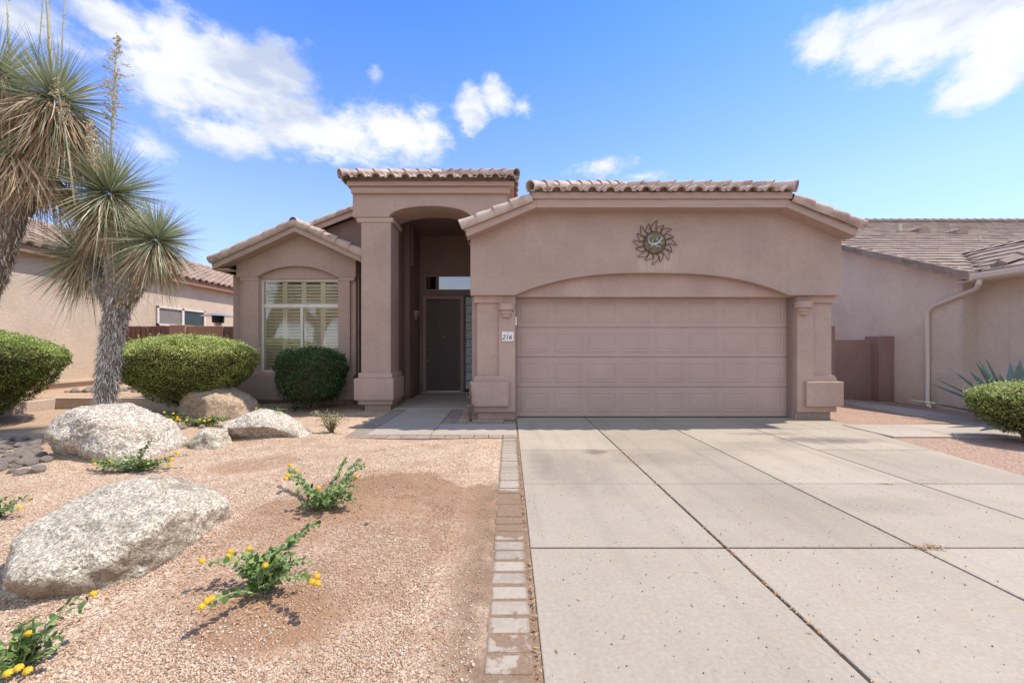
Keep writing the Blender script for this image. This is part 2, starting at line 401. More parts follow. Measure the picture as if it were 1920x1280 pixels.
def stonefn(q, b):
    a = q.new('ShaderNodeAttribute', attribute_name='rnd').outputs['Fac']
    col = q.ramp(a, [(0.0, (0.24, 0.13, 0.085)), (0.2, (0.43, 0.30, 0.20)), (0.45, (0.56, 0.435, 0.32)), (0.7, (0.66, 0.56, 0.44)), (0.9, (0.34, 0.21, 0.15)), (0.97, (0.70, 0.62, 0.53)), (1.0, (0.18, 0.14, 0.12))])
    mid = q.noise(q.p, 3.2, 5, 0.65)
    col = q.mix(q.mapr(mid, 0.45, 0.72, 0, 0.5), col, (0.33, 0.20, 0.125))
    pat = q.noise(q.mapping(q.p, (1, 1, 1), (3, 1, 0)), 1.5, 6, 0.7)
    col = q.mix(q.mapr(pat, 0.50, 0.64, 0, 0.40), col, (0.37, 0.235, 0.145))
    x, y, z = q.sep(q.p)
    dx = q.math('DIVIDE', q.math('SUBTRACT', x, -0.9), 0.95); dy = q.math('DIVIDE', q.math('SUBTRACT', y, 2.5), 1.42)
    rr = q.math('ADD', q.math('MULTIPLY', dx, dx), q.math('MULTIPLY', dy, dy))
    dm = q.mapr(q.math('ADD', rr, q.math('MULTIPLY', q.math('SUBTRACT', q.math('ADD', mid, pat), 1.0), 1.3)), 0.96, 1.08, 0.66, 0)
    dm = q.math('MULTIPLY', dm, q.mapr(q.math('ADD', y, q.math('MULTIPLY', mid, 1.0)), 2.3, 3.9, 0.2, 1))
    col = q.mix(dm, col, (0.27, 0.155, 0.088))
    q.put(b.inputs['Base Color'], col)
M['gravel'] = pmat('gravel_stone', stonefn, rough=0.9, spec=0.15)
def concretefn(tone, stains=True):
    def fn(q, b):
        x, y, z = q.sep(q.p)
        n = q.noise(q.p, 1.1, 6, 0.6); f = q.noise(q.p, 45, 5, 0.7); n3 = q.noise(q.p, 5.5, 5, 0.6)
        c = tone
        col = q.ramp(n, [(0.3, tuple(v*0.80 for v in c)), (0.7, tuple(v*1.10 for v in c))])
        col = q.mix(0.55, col, q.ramp(f, [(0.3, tuple(v*0.74 for v in c)), (0.7, tuple(v*1.2 for v in c))]))
        col = q.mix(q.mapr(q.noise(q.p, 2.3, 6, 0.7), 0.48, 0.72, 0, 0.3), col, tuple(v*0.72 for v in c))
        col = q.mix(q.mapr(n3, 0.52, 0.75, 0, 0.35), col, (c[0]*0.95, c[1]*0.85, c[2]*0.7))
        pit = q.voronoi(q.p, 23); gate = q.noise(q.p, 9, 2)
        pm = q.math('MULTIPLY', q.mapr(pit, 0.05, 0.09, 1, 0), q.mapr(gate, 0.52, 0.56, 0, 1))
        col = q.mix(q.math('MULTIPLY', pm, 0.5), col, (0.12, 0.09, 0.07))
        if stains:
            tr = q.noise(q.mapping(q.p, (5, 0.28, 1), rot=(0, 0, R(-6))), 1.0, 5, 0.6)
            col = q.mix(q.math('MULTIPLY', q.mapr(tr, 0.5, 0.72, 0, 0.5), q.mapr(y, 1.6, 4.0, 0.6, 1)), col, (0.24, 0.205, 0.17))
            for (ax, ay, rx, ry, s_) in ((4.35, 5.45, .70, .20, .8), (3.7, 5.85, .5, .10, .5), (1.05, 4.85, .16, .12, .65), (0.35, 4.4, .14, .6, .35), (0.6, 4.1, .25, .7, .25), (1.75, 4.6, .6, .35, .28), (3.0, 3.2, .5, .2, .22), (3.3, 5.2, .6, .2, .3), (2.2, 3.6, .5, .9, .13), (0.9, 3.9, .1, .6, .2), (2.6, 4.9, .5, .25, .16)):
                ex = q.math('DIVIDE', q.math('SUBTRACT', x, ax), rx); ey = q.math('DIVIDE', q.math('SUBTRACT', y, ay), ry)
                r2 = q.math('ADD', q.math('ADD', q.math('MULTIPLY', ex, ex), q.math('MULTIPLY', ey, ey)), q.math('MULTIPLY', q.math('SUBTRACT', n3, 0.5), 2.6))
                col = q.mix(q.mapr(r2, 0.0, 1.4, s_, 0), col, (0.13, 0.11, 0.095))
        wn_ = q.new('ShaderNodeTexWhiteNoise'); cb = q.new('ShaderNodeCombineXYZ')
        q.put(cb.inputs[0], q.math('FLOOR', q.math('DIVIDE', q.math('SUBTRACT', x, 0.13), 1.226))); q.put(cb.inputs[1], q.math('FLOOR', q.math('DIVIDE', q.math('SUBTRACT', y, 0.085), 1.22)))
        q.put(wn_.inputs['Vector'], cb.outputs[0])
        col = q.mix(1.0, col, q.ramp(wn_.outputs['Value'], [(0, (0.88, 0.87, 0.86)), (1, (1.06, 1.05, 1.05))]), 'MULTIPLY')
        q.put(b.inputs['Base Color'], col)
        br = q.noise(q.mapping(q.p, (1, 14, 1)), 16, 3, 0.6)
        h = q.math('SUBTRACT', q.math('ADD', f, q.math('MULTIPLY', br, 0.4)), pm)
        q.put(b.inputs['Normal'], q.bump(h, 0.35, 0.004))
    return fn
M['drive'] = pmat('driveway_concrete', concretefn((0.362, 0.320, 0.258)), rough=0.85, spec=0.25)
M['path'] = pmat('path_concrete', concretefn((0.40, 0.355, 0.30), False), rough=0.85, spec=0.25)
def brickfn(q, b):
    a = q.new('ShaderNodeObjectInfo')
    x, y, z = q.sep(q.p)
    v = q.sep(q.voronoi(q.mapping(q.p, (0.01, 8, 0.01)), 1.0, 'Color'))[0]
    n = q.noise(q.p, 26, 5, 0.65)
    col = q.ramp(v, [(0.1, (0.26, 0.225, 0.185)), (0.5, (0.35, 0.305, 0.25)), (0.9, (0.30, 0.255, 0.205))])
    col = q.mix(q.mapr(n, 0.45, 0.7, 0, 0.5), col, (0.42, 0.37, 0.30))
    mud = q.noise(q.p, 9, 5, 0.6)
    zone = q.math('MULTIPLY', q.mapr(y, 1.6, 2.0, 0.5, 0.3), q.mapr(y, 3.45, 3.6, 1, 0))
    z2 = q.math('MULTIPLY', q.mapr(y, 2.55, 2.75, 0, 1), q.mapr(y, 3.5, 3.62, 1, 0))
    zone = q.math('MAXIMUM', zone, q.math('MULTIPLY', z2, 0.75))
    mm = q.mapr(q.math('ADD', mud, zone), 0.93, 0.99, 0, 0.95)
    fr = q.math('FRACT', q.math('MULTIPLY', x, 1.0)); mm = q.math('MAXIMUM', mm, q.mapr(q.math('ADD', q.math('ABSOLUTE', q.math('ADD', x, .0)), q.math('MULTIPLY', mud, .06)), .105, .125, 0, .8))
    col = q.mix(mm, col, q.ramp(q.noise(q.p, 60, 4, 0.7), [(0.3, (0.165, 0.11, 0.072)), (0.7, (0.26, 0.18, 0.122))]))
    q.put(b.inputs['Base Color'], col)
    q.put(b.inputs['Normal'], q.bump(n, 0.4, 0.004))
M['brick'] = pmat('paver_brick', brickfn, rough=0.9, spec=0.15)
def pathbrick(q, b):
    n = q.noise(q.p, 26, 5, 0.65); v = q.sep(q.voronoi(q.p, 7, 'Color'))[0]
    col = q.ramp(v, [(0.1, (0.24, 0.195, 0.165)), (0.5, (0.30, 0.245, 0.205)), (0.9, (0.24, 0.19, 0.16))])
    q.put(b.inputs['Base Color'], q.mix(q.mapr(n, 0.45, 0.7, 0, 0.5), col, (0.37, 0.32, 0.27)))
    q.put(b.inputs['Normal'], q.bump(n, 0.4, 0.004))
M['path_brick'] = pmat('path_paver', pathbrick, rough=0.9, spec=0.15)
def rockfn(base, light, dark, warm=(0.35, 0.2, 0.1), wamt=0.3, spk=55):
    def fn(q, b):
        n = q.noise(q.c, 3.5, 6, 0.65); v = q.voronoi(q.c, spk, 'Color'); s = q.sep(v)
        n2 = q.noise(q.c, spk*1.1, 3, 0.7); n4 = q.noise(q.c, 11, 5, 0.7)
        col = q.ramp(s[0], [(0.0, tuple(v_*0.75 for v_ in base)), (0.35, base), (0.75, light), (1.0, tuple(min(.85, v_*1.08) for v_ in light))])
        col = q.mix(q.mapr(n2, 0.52, 0.62, 0, 0.75), col, dark)
        col = q.mix(q.mapr(n4, 0.52, 0.72, 0, 0.6), col, tuple(v_*0.45 for v_ in base))
        lich = q.noise(q.c, 2.6, 5, 0.7)
        col = q.mix(q.mapr(lich, 0.56, 0.64, 0, 0.5), col, (0.17, 0.145, 0.11))
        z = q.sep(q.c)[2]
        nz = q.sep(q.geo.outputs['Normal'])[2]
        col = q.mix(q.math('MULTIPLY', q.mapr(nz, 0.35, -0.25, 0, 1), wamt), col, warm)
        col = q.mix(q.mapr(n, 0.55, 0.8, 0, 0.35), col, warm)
        q.put(b.inputs['Base Color'], col)
        h = q.math('ADD', q.math('MULTIPLY', n4, 1.4), q.math('MULTIPLY', q.noise(q.c, 45, 4, 0.75), 0.6))
        q.put(b.inputs['Normal'], q.bump(h, 1.0, 0.03))
    return fn
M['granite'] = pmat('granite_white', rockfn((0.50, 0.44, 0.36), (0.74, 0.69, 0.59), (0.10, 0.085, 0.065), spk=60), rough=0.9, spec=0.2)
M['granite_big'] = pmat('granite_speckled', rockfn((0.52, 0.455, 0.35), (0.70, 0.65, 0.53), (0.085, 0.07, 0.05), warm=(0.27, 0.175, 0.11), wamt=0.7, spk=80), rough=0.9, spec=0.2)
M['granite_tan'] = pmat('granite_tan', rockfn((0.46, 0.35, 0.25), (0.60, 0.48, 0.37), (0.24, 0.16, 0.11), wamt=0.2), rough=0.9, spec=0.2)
M['cobble'] = pmat('cobble', rockfn((0.44, 0.37, 0.32), (0.62, 0.55, 0.48), (0.24, 0.20, 0.17), wamt=0.1, spk=30), rough=0.8, spec=0.25)
# plants
def leafmat(name, stops, rough=0.5, trans=0.25, spec=0.35):
    m = bpy.data.materials.new(name); m.use_nodes = True; q = NT(m.node_tree); b = q.n['Principled BSDF']
    a = q.new('ShaderNodeAttribute', attribute_name='rnd').outputs['Fac']
    col = q.ramp(a, stops); q.put(b.inputs['Base Color'], col)
    b.inputs['Roughness'].default_value = rough; b.inputs['Specular IOR Level'].default_value = spec
    tr = q.new('ShaderNodeBsdfTranslucent'); q.put(tr.inputs[0], col)
    mx = q.new('ShaderNodeMixShader'); mx.inputs[0].default_value = trans
    q.l.new(b.outputs[0], mx.inputs[1]); q.l.new(tr.outputs[0], mx.inputs[2]); q.l.new(mx.outputs[0], q.n['Material Output'].inputs[0])
    return m
M['hedge_leaf'] = leafmat('hedge_leaf', [(0, (0.07, 0.08, 0.02)), (0.4, (0.15, 0.20, 0.04)), (0.75, (0.28, 0.38, 0.07)), (1, (0.46, 0.54, 0.18))])
M['hedge_leaf_bright'] = leafmat('hedge_leaf_bright', [(0, (0.10, 0.10, 0.03)), (0.4, (0.23, 0.28, 0.06)), (0.75, (0.38, 0.47, 0.12)), (1, (0.60, 0.66, 0.28))])
M['dark_leaf'] = leafmat('dark_leaf', [(0, (0.02, 0.05, 0.012)), (0.6, (0.045, 0.10, 0.025)), (1, (0.09, 0.16, 0.045))], rough=0.4)
M['twig'] = pmat('twig_bark', lambda q, b: q.put(b.inputs['Base Color'], q.ramp(q.noise(q.p, 20, 4), [(0.3, (0.10, 0.065, 0.045)), (0.7, (0.22, 0.16, 0.12))])), rough=0.95)
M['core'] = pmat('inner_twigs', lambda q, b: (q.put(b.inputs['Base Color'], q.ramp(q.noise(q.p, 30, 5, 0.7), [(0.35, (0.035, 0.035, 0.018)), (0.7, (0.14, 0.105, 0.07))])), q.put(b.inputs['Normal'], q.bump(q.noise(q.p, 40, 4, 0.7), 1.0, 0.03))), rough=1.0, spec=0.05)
M['yucca'] = leafmat('yucca_blade', [(0, (0.12, 0.15, 0.08)), (0.45, (0.27, 0.315, 0.185)), (0.8, (0.46, 0.48, 0.31)), (1, (0.68, 0.62, 0.42))], rough=0.45, trans=0.15)
M['yucca_dry'] = leafmat('yucca_dry_blade', [(0, (0.26, 0.16, 0.09)), (0.5, (0.48, 0.34, 0.21)), (1, (0.68, 0.55, 0.38))], rough=0.8, trans=0.15)
M['yucca_trunk'] = leafmat('yucca_trunk_scale', [(0, (0.20, 0.165, 0.13)), (0.5, (0.52, 0.475, 0.415)), (1, (0.76, 0.72, 0.65))], rough=0.9, trans=0.0)
M['stalk'] = pmat('flower_stalk', lambda q, b: q.put(b.inputs['Base Color'], q.ramp(q.noise(q.p, 12, 4), [(0.35, (0.36, 0.38, 0.25)), (0.7, (0.50, 0.45, 0.33))])), rough=0.7)
M['drybloom'] = leafmat('dried_bloom', [(0, (0.38, 0.28, 0.17)), (0.5, (0.58, 0.50, 0.34)), (1, (0.74, 0.68, 0.52))], rough=0.8, trans=0.2)
M['lantana'] = leafmat('lantana_leaf', [(0, (0.06, 0.11, 0.035)), (0.5, (0.14, 0.24, 0.06)), (1, (0.30, 0.40, 0.12))], rough=0.5)
M['dry_shrub'] = leafmat('sparse_leaf', [(0, (0.20, 0.22, 0.09)), (0.5, (0.36, 0.37, 0.15)), (1, (0.52, 0.50, 0.28))], rough=0.6)
M['yellow'] = leafmat('yellow_petal', [(0, (0.72, 0.30, 0.02)), (0.5, (0.78, 0.50, 0.03)), (1, (0.82, 0.64, 0.07))], rough=0.6)
M['agave'] = leafmat('agave_leaf', [(0, (0.10, 0.155, 0.14)), (1, (0.22, 0.29, 0.27))], rough=0.5, trans=0.05)
M['litter'] = leafmat('dry_litter', [(0, (0.24, 0.13, 0.07)), (1, (0.52, 0.35, 0.18))], rough=0.9, trans=0.1)
M['grit'] = leafmat('dark_grit', [(0, (0.06, 0.045, 0.035)), (1, (0.20, 0.14, 0.10))], rough=0.9, trans=0.0)

# ------------------------------------------------------------------ ground
def H(x, y):
    """height of the yard (numpy)"""
    x = np.asarray(x, float); y = np.asarray(y, float)
    h = 0.025*np.sin(x*1.7+0.6)*np.sin(y*1.3) + 0.012*np.sin(x*4.3+1)*np.cos(y*3.7) + 0.006*np.sin(x*9.1)*np.sin(y*8.3+1)
    yard = np.clip((-0.25 - x)/0.8, 0, 1)
    h = h*yard - 0.010
    mound = 0.075*np.exp(-(((x+2.0)/1.6)**2 + ((y-3.2)/1.5)**2))
    h = h + mound*yard
    for bx, by, br, ba in ((-2.3, 2.45, .62, .03), (-4.72, 4.75, .75, .04), (-5.42, 7.30, .65, .04), (-3.52, 5.6, .6, .04)):
        h = h + ba*np.exp(-(((x-bx)**2 + ((y-by)*1.2)**2)/br**2)**2)
    # raised strip beside the left neighbour, held by the low retaining wall
    left = np.clip((-5.6 - x)/0.12, 0, 1) * np.clip((y - 8.30)/0.06, 0, 1)
    h = np.where(left > 0, np.maximum(h, 0.19*left + 0.02*left), h)
    up = np.clip((-7.5 - x)/2.5, 0, 1) * np.clip((y - 8.3)/1.5, 0, 1)
    h = h + 0.06*up
    return h
def axis(lo, hi, step, far, n):
    core = np.arange(lo, hi + 1e-6, step)
    g = np.geomspace(step*2, far, n)
    return np.concatenate([lo - g[::-1], core, hi + g])
gx = axis(-11, 9.5, 0.085, 900, 22); gy = axis(0.6, 12, 0.06, 900, 22)
GX, GY = np.meshgrid(gx, gy, indexing='xy')
GZ = H(GX, GY)
# everything under slabs sinks
def under(x0, x1, y0, y1): return (GX > x0) & (GX < x1) & (GY > y0) & (GY < y1)
for r in ((0.15, 5.0, -60, 7.4), (-2.37, -0.92, 5.62, 11), (-2.37, 0.13, 5.60, 6.76), (5.1, 8.2, 5.65, 6.45), (7.55, 8.2, 5.65, 14)):
    GZ[under(*r)] = -0.03
far = (np.abs(GX) > 40) | (np.abs(GY) > 40); GZ[far] = -0.05
nx, ny = len(gx), len(gy)
idx = np.arange(nx*ny).reshape(ny, nx)
Fq = np.stack([idx[:-1, :-1], idx[:-1, 1:], idx[1:, 1:], idx[1:, :-1]], -1).reshape(-1, 4)
g = npobj('ground', np.stack([GX.ravel(), GY.ravel(), GZ.ravel()], -1), Fq, M['ground'], smooth=True); g['kind'] = 'structure'

# driveway: slabs between tooled joints
XJ = [0.125, 1.37, 2.58, 3.80, 5.03]
YJ = [-22, -17, -12, -8.5, -6, -3.5, -1.2, 0.08, 1.30, 2.53, 3.72, 4.95, 6.2, 7.36]
drive = MB()
def slab(mb, x0, x1, y0, y1, g=0.008, top=0.0, th=0.05):
    mb.box(x0+g, x1-g, y0+g, y1-g, top-th, top)
for i in range(4):
    for j in range(len(YJ)-1):
        x0, x1 = XJ[i], XJ[i+1]
        y0, y1 = YJ[j], YJ[j+1]
        if i == 3 and y1 > 3.0:
            e0 = 5.03 + max(0, (y0-3.9))*0.19; e1 = 5.03 + max(0, (y1-3.9))*0.19
            e0 = max(e0, 5.03); gg = 0.008
            drive.prism_z([(x0+gg, y0+gg), (e0, y0+gg), (e1, y1-gg), (x0+gg, y1-gg)], -0.05, 0)
        else:
            gj = 0.009 if (i <= 1 and y0 < 3) else 0.007
            drive.box(x0+(0.008 if i == 0 else (gj if i == 1 else .007)), x1-(gj if i == 0 else .007), y0+(gj if j in (9, 8) else .004), y1-(gj if j == 8 else .004), -0.05, 0)
struct('driveway', drive, M['drive'], bevel=0.006)
# entry path
pa = MB()
slab(pa, -2.09, -1.15, 5.80, 8.20, 0.006); slab(pa, -1.15, 0.115, 5.80, 6.63, 0.006)
slab(pa, -2.40, -0.70, 8.20, 10.9, 0.004, 0.012)
struct('entry_path', pa, M['path'], bevel=0.006)
pb = MB()
def bricks(mb, x0, x1, y0, y1, along, w=0.102, g=0.006, top=-0.002, jit=0.004):
    a0, a1 = (x0, x1) if along == 'x' else (y0, y1)
    n = max(1, round((a1-a0)/w)); st = (a1-a0)/n
    for k in range(n):
        p = a0 + k*st + g/2; q_ = p + st - g; dz = random.uniform(-jit, jit); j = random.uniform(-jit, jit)
        if along == 'x': mb.box(p, q_, y0+j, y1+j, top-0.05, top+dz)
        else: mb.box(x0+j, x1+j, p, q_, top-0.05, top+dz)
bricks(pb, -2.36, 0.115, 5.60, 5.80-0.004, 'x', 0.205, 0.012)
bricks(pb, -2.36, -2.10, 5.81, 8.19, 'y', 0.105); bricks(pb, -1.14, -0.90, 6.86, 8.19, 'y', 0.105)
bricks(pb, -1.14, 0.115, 6.64, 6.84, 'x', 0.205, 0.012)
struct('path_border', pb, M['path_brick'], bevel=0.004)
be = MB(); y = -12.0
while y < 5.58:
    near = y < 3.5
    wd = 0.102; g_ = random.uniform(.012, .026) if near else 0.006
    sx = random.uniform(-0.008, 0.008) if near else random.uniform(-.002, .002); dz = random.uniform(-0.005, 0.003) - (0.002 if near else 0)
    ext = 0.0
    yy0, yy1 = y, min(y+wd, 5.585)
    be.prism_z([(-0.098-ext+sx, yy0+random.uniform(-.004, .004)), (0.098+sx*.5, yy0), (0.098+sx*.5, yy1), (-0.098-ext+sx, yy1+random.uniform(-.004, .004))], -0.05, -0.003+dz)
    y += wd + g_
struct('brick_edging', be, M['brick'], bevel=0.009)
# side walk on the right
sw = MB()
for a, b_ in ((5.40, 6.35), (6.35, 7.3), (7.3, 8.25)): slab(sw, a, b_, 5.62, 6.50, 0.005, 0.012, 0.06)
for k in range(7): slab(sw, 7.5, 8.25, 6.50+k*1.1, 7.6+k*1.1, 0.005, 0.012, 0.06)
struct('side_walk', sw, M['path'], bevel=0.005)
lw = MB()
for k in range(4): slab(lw, -9.6+k*1.2, -8.4+k*1.2, 9.6, 10.6, 0.005, 0.30, 0.1)
struct('left_walk', lw, M['path'], bevel=0.005)

# loose gravel stones on the near yard
def stones(n, area, smin, smax, zfn, flat=0.65, power=2.0):
    (x0, x1, y0, y1) = area
    X = rng.uniform(x0, x1, n); Yr = y0 + (y1-y0)*rng.random(n)**power
    return X, Yr
OCT = np.array([(1,0,0),(0,1,0),(-1,0,0),(0,-1,0),(0,0,1),(0,0,-1)], float)
OCTF = np.array([(0,1,4),(1,2,4),(2,3,4),(3,0,4),(1,0,5),(2,1,5),(3,2,5),(0,3,5)])
def octs(X, Y, Z, S, mat, name, parent=None, flat=0.7):
    n = len(X)
    V = np.repeat(OCT[None], n, 0) * (0.7 + 0.6*rng.random((n, 6, 1)))
    th = rng.uniform(0, 2*PI, n); c, s = np.cos(th)[:, None], np.sin(th)[:, None]
    V = V + rng.normal(0, 0.18, V.shape)
    x = V[..., 0]*c - V[..., 1]*s; y_ = V[..., 0]*s + V[..., 1]*c
    tl = rng.uniform(-.5, .5, n)[:, None]
    z = V[..., 2]*flat + x*tl*0.5
    V = np.stack([x*S[:, None]+X[:, None], y_*S[:, None]+Y[:, None], z*S[:, None]+Z[:, None]], -1).reshape(-1, 3)
    Fc = (OCTF[None] + (np.arange(n)*6)[:, None, None]).reshape(-1, 3)
    return npobj(name, V, Fc, mat, parent, col=np.repeat(rng.random(n), 6))
N = 120000
d_ = 1.45 + 4.2*rng.random(N)**1.45
X = -0.14 - rng.random(N)*(d_*1.28 - 0.10)
thin = (X > -0.42) & (rng.random(N) < 0.8)
bare = np.sin(X*2.1+1.3)*np.sin(d_*1.9+.7)+.6*np.sin(X*5.3-d_*4.1)
for (ax_0, ay_0, r0_) in ((-1.12, 1.86, .24), (-1.28, 2.95, .26), (-.85, 3.05, .2)):
    thin |= (((X-ax_0)/1.3)**2 + (d_-ay_0)**2 < r0_**2) & (rng.random(N) < .75)
thin |= (bare > .55) & (rng.random(N) < .6)
keep = ~thin
X = X[keep]; d_ = d_[keep]
S = rng.uniform(0.0028, 0.0072, len(X)) * (1 + 0.6*(rng.random(len(X)) < 0.03))
g = octs(X, d_, H(X, d_) + S*0.15, S, M['gravel'], 'gravel'); g['kind'] = 'stuff'; g['label'] = 'pink and tan crushed granite gravel covering the front yard'; g['category'] = 'gravel'
# sparse grit and leaf litter on the driveway
Xc = rng.uniform(0.15, 4.9, 1500); Yc = 1.3 + 5.6*rng.random(1500)**1.3
S = rng.uniform(0.0015, 0.0042, 1500)
g = octs(Xc, Yc, 0.002 + S*0.3, S, M['grit'], 'driveway_grit'); g['kind'] = 'stuff'; g['label'] = 'dark grit scattered over the pale driveway'; g['category'] = 'grit'
def litter(name, pts, label):
    V = []; Fc = []; cl = []
    for (cx, cy, n, sx, sy) in pts:
        for k in range(n):
            x = random.gauss(cx, sx); y_ = random.gauss(cy, sy); a = random.uniform(0, PI); L = random.uniform(0.006, 0.018); w_ = L*0.22
            z0 = 0.003 + random.random()*0.008 + max(0, float(H(x, y_))+.003)
            u = np.array((math.cos(a), math.sin(a), random.uniform(-.3, .3))); v = np.array((-math.sin(a), math.cos(a), 0.2)); c = np.array((x, y_, z0))
            b = len(V); V += [c-u*L-v*w_*.3, c-u*L*.2-v*w_, c+u*L, c-u*L*.2+v*w_]; Fc.append((b, b+1, b+2, b+3)); cl += [random.random()]*4
    o = npobj(name, V, Fc, M['litter'], col=cl); o['kind'] = 'stuff'; o['label'] = label; o['category'] = 'leaf litter'
pts = [(wx(1740, 2.54), 2.53, 110, .055, .02), (wx(1665, 3.68), 3.70, 50, .05, .012), (wx(1740,3.72), 3.72, 18, .04, .006)]
for k in range(60): 
    yy = random.uniform(1.4, 5); pts.append((1.37, yy, 5, .004, .05))
for k in range(60): pts.append((2.58, random.uniform(2.0, 6.2), 2, .006, .05))
for k in range(70): pts.append((0.117, random.uniform(1.3, 5.5), 5, .006, .03))
for k in range(110): pts.append((random.uniform(.2, 4.9), random.uniform(1.5, 6.2), 1, .01, .01))
litter('leaf_litter', pts, 'dry brown leaf bits gathered in the driveway joints')

# ------------------------------------------------------------------ roof tiles
def vrange(poly, u):
    hits = []
    n = len(poly)
    for i in range(n):
        (u0, v0), (u1, v1) = poly[i], poly[(i+1) % n]
        if (u0 <= u < u1) or (u1 <= u < u0): hits.append(v0 + (v1-v0)*(u-u0)/(u1-u0))
    return (min(hits), max(hits)) if len(hits) >= 2 else None
ARC = [(-.15, .0), (-.092, .0)] + [(-.092*math.cos(PI*k/8)*1.0, .082*math.sin(PI*k/8)) for k in range(1, 8)] + [(.092, .0), (.15, .0)]
def barrels(mb, O, U, V, poly, pitch=0.30, course=0.38, end=True):
    O = Vector(O); U = Vector(U).normalized(); V = Vector(V).normalized(); N_ = U.cross(V).normalized()
    if N_.z < 0: N_ = -N_
    us = [p[0] for p in poly]; k0 = math.ceil(min(us)/pitch - 0.499); k1 = math.floor(max(us)/pitch + 0.499)
    s = pitch/0.30
    umin, umax = min(us), max(us)
    n = int(round((umax-umin)/pitch)); st = (umax-umin)/max(n, 1)
    for k in range(n):
        u = umin + (k+.5)*st
        r = vrange(poly, u)
        if not r or r[1]-r[0] < 0.04: continue
        v = r[0]; first = True; du = random.uniform(-.006, .006)
        while v < r[1] - 1e-4:
            v2 = min(v + course, r[1]); lift = 0.032 + random.uniform(-.006, .006)
            pr = [(a*st/0.30, h) for a, h in ARC]; m = len(pr)
            lo = [O + U*(u+a+du) + V*(v-(0.02 if not first else 0)) + N_*(h+lift) for a, h in pr]
            hi = [O + U*(u+a*.97+du) + V*v2 + N_*(h*.93+.004) for a, h in pr]
            if first and end:
                inn = [O + U*(u+a*.82+du) + V*(v+.0) + N_*(max(0, h*.80)+lift-0.0) for a, h in pr]
                inb = [O + U*(u+a*.82+du) + V*(v+.30) + N_*(max(0, h*.80)+lift-0.02) for a, h in pr]
                dn = [p - N_*0.018 for p in inn]
                stp = [O + U*(u+a*1.03) + V*(v+.16) + N_*(h*.85+lift) for a, h in pr]; stb = [O + U*(u+a*1.08) + V*(v+.16) - N_*.06 for a, h in pr]
                mb.add(stp + stb, [(i, i+1, m+i+1, m+i) for i in range(m-1)])
                vs = lo + hi + dn + inb
                fs = [(i, i+1, m+i+1, m+i) for i in range(m-1)] + [(i+1, i, 2*m+i, 2*m+i+1) for i in range(m-1)] + [(2*m+i, 2*m+i+1, 3*m+i+1, 3*m+i) for i in range(m-1)]
            else:
                dn = [p - N_*0.03 for p in lo]
                vs = lo + hi + dn
                fs = [(i, i+1, m+i+1, m+i) for i in range(m-1)] + [(i+1, i, 2*m+i, 2*m+i+1) for i in range(m-1)]
            mb.add(vs, fs)
            v += course; first = False
def caps(mb, p0, p1, r=0.10, seg=0.34, side=None, lift=0.0, arc=(0, PI)):
    """row of half-round cap tiles from the low end p0 up to p1"""
    p0 = Vector(p0); p1 = Vector(p1); d = (p1-p0); L = d.length; d.normalize()
    hz = Vector((0, 0, 1)); a = d.cross(hz).normalized(); b = a.cross(d).normalized()
    n = max(1, round(L/seg)); st = L/n; m = 10
    for k in range(n):
        c0 = p0 + d*(k*st) + b*(lift+random.uniform(-.003, .004)); c1 = p0 + d*((k+1)*st + 0.05) + b*(lift-.012)
        r0 = r*1.10; r1 = r*0.86; vs = []
        j = random.uniform(-.02, .02)
        for c, rr in ((c0, r0), (c1, r1), (c0, r0-.018), (c0 + d*.2, r0-.02)):
            for q in range(m+1):
                an = arc[0] + (arc[1]-arc[0])*q/m + j
                vs.append(c + a*math.cos(an)*rr + b*math.sin(an)*rr)
        w_ = m+1
        fs = [(i, i+1, w_+i+1, w_+i) for i in range(m)] + [(i+1, i, 2*w_+i, 2*w_+i+1) for i in range(m)] + [(2*w_+i, 2*w_+i+1, 3*w_+i+1, 3*w_+i) for i in range(m)]
        mb.add(vs, fs)
def tiled(name, parent, quads, mat, label=None, pitch=.30, course=.38, end=True):
    mb = MB()
    for (O, U, V, poly) in quads: barrels(mb, O, U, V, poly, pitch, course, end)
    o = obj(name, mb, mat, parent)
    return o

# ------------------------------------------------------------------ our house
house = thing('house', 'single storey mauve stucco house with two car garage and barrel tile roof', 'house', (0, 9, 0))
GX0, GX1 = -0.675, 5.76; GC = (GX0+GX1)/2; Yg = 6.93
P = 0.42
# garage gable wall with shallow arch
zb = 2.165; ztip = 3.20; hw = (GX1-GX0)/2
acx, ahs, crown = 2.475, 2.38, 2.55
poly = [(GX0, zb), (acx-ahs-.02, zb)]
for k in range(49):
    u = -1 + 2*k/48; poly.append((acx+ahs*u, zb + (crown-zb)*(1-abs(u)**2.7)))
poly += [(acx+ahs+.02, zb), (GX1, zb), (GX1, ztip), (GC+2.15, 3.74), (GC-2.15, 3.74), (GX0, ztip)]
obj('garage_wall', MB().prism(poly, Yg, Yg+0.14), M['stucco_gable'], house, bevel=0.012)
mb = MB().box(-0.60, 5.68, Yg+0.14, Yg+0.30, 2.155, 3.1)
obj('garage_header', mb, M['stucco_trim'], house)
mb = MB(); mb.box(GX0, GX0+.12, Yg+.14, 15, 2.165, 3.15); mb.box(GX0, GX0+.12, 7.25, 15, -.05, 2.165); mb.box(GX1-.12, GX1, Yg+.14, 15, 2.165, 3.15); mb.box(GX1-.2, GX1-.02, 7.3, 15, -.05, 2.165)
mb.box(-.5, GX1-.2, 14.9, 15, 0, 3.5)
obj('garage_side_wall', mb, M['stucco'], house)
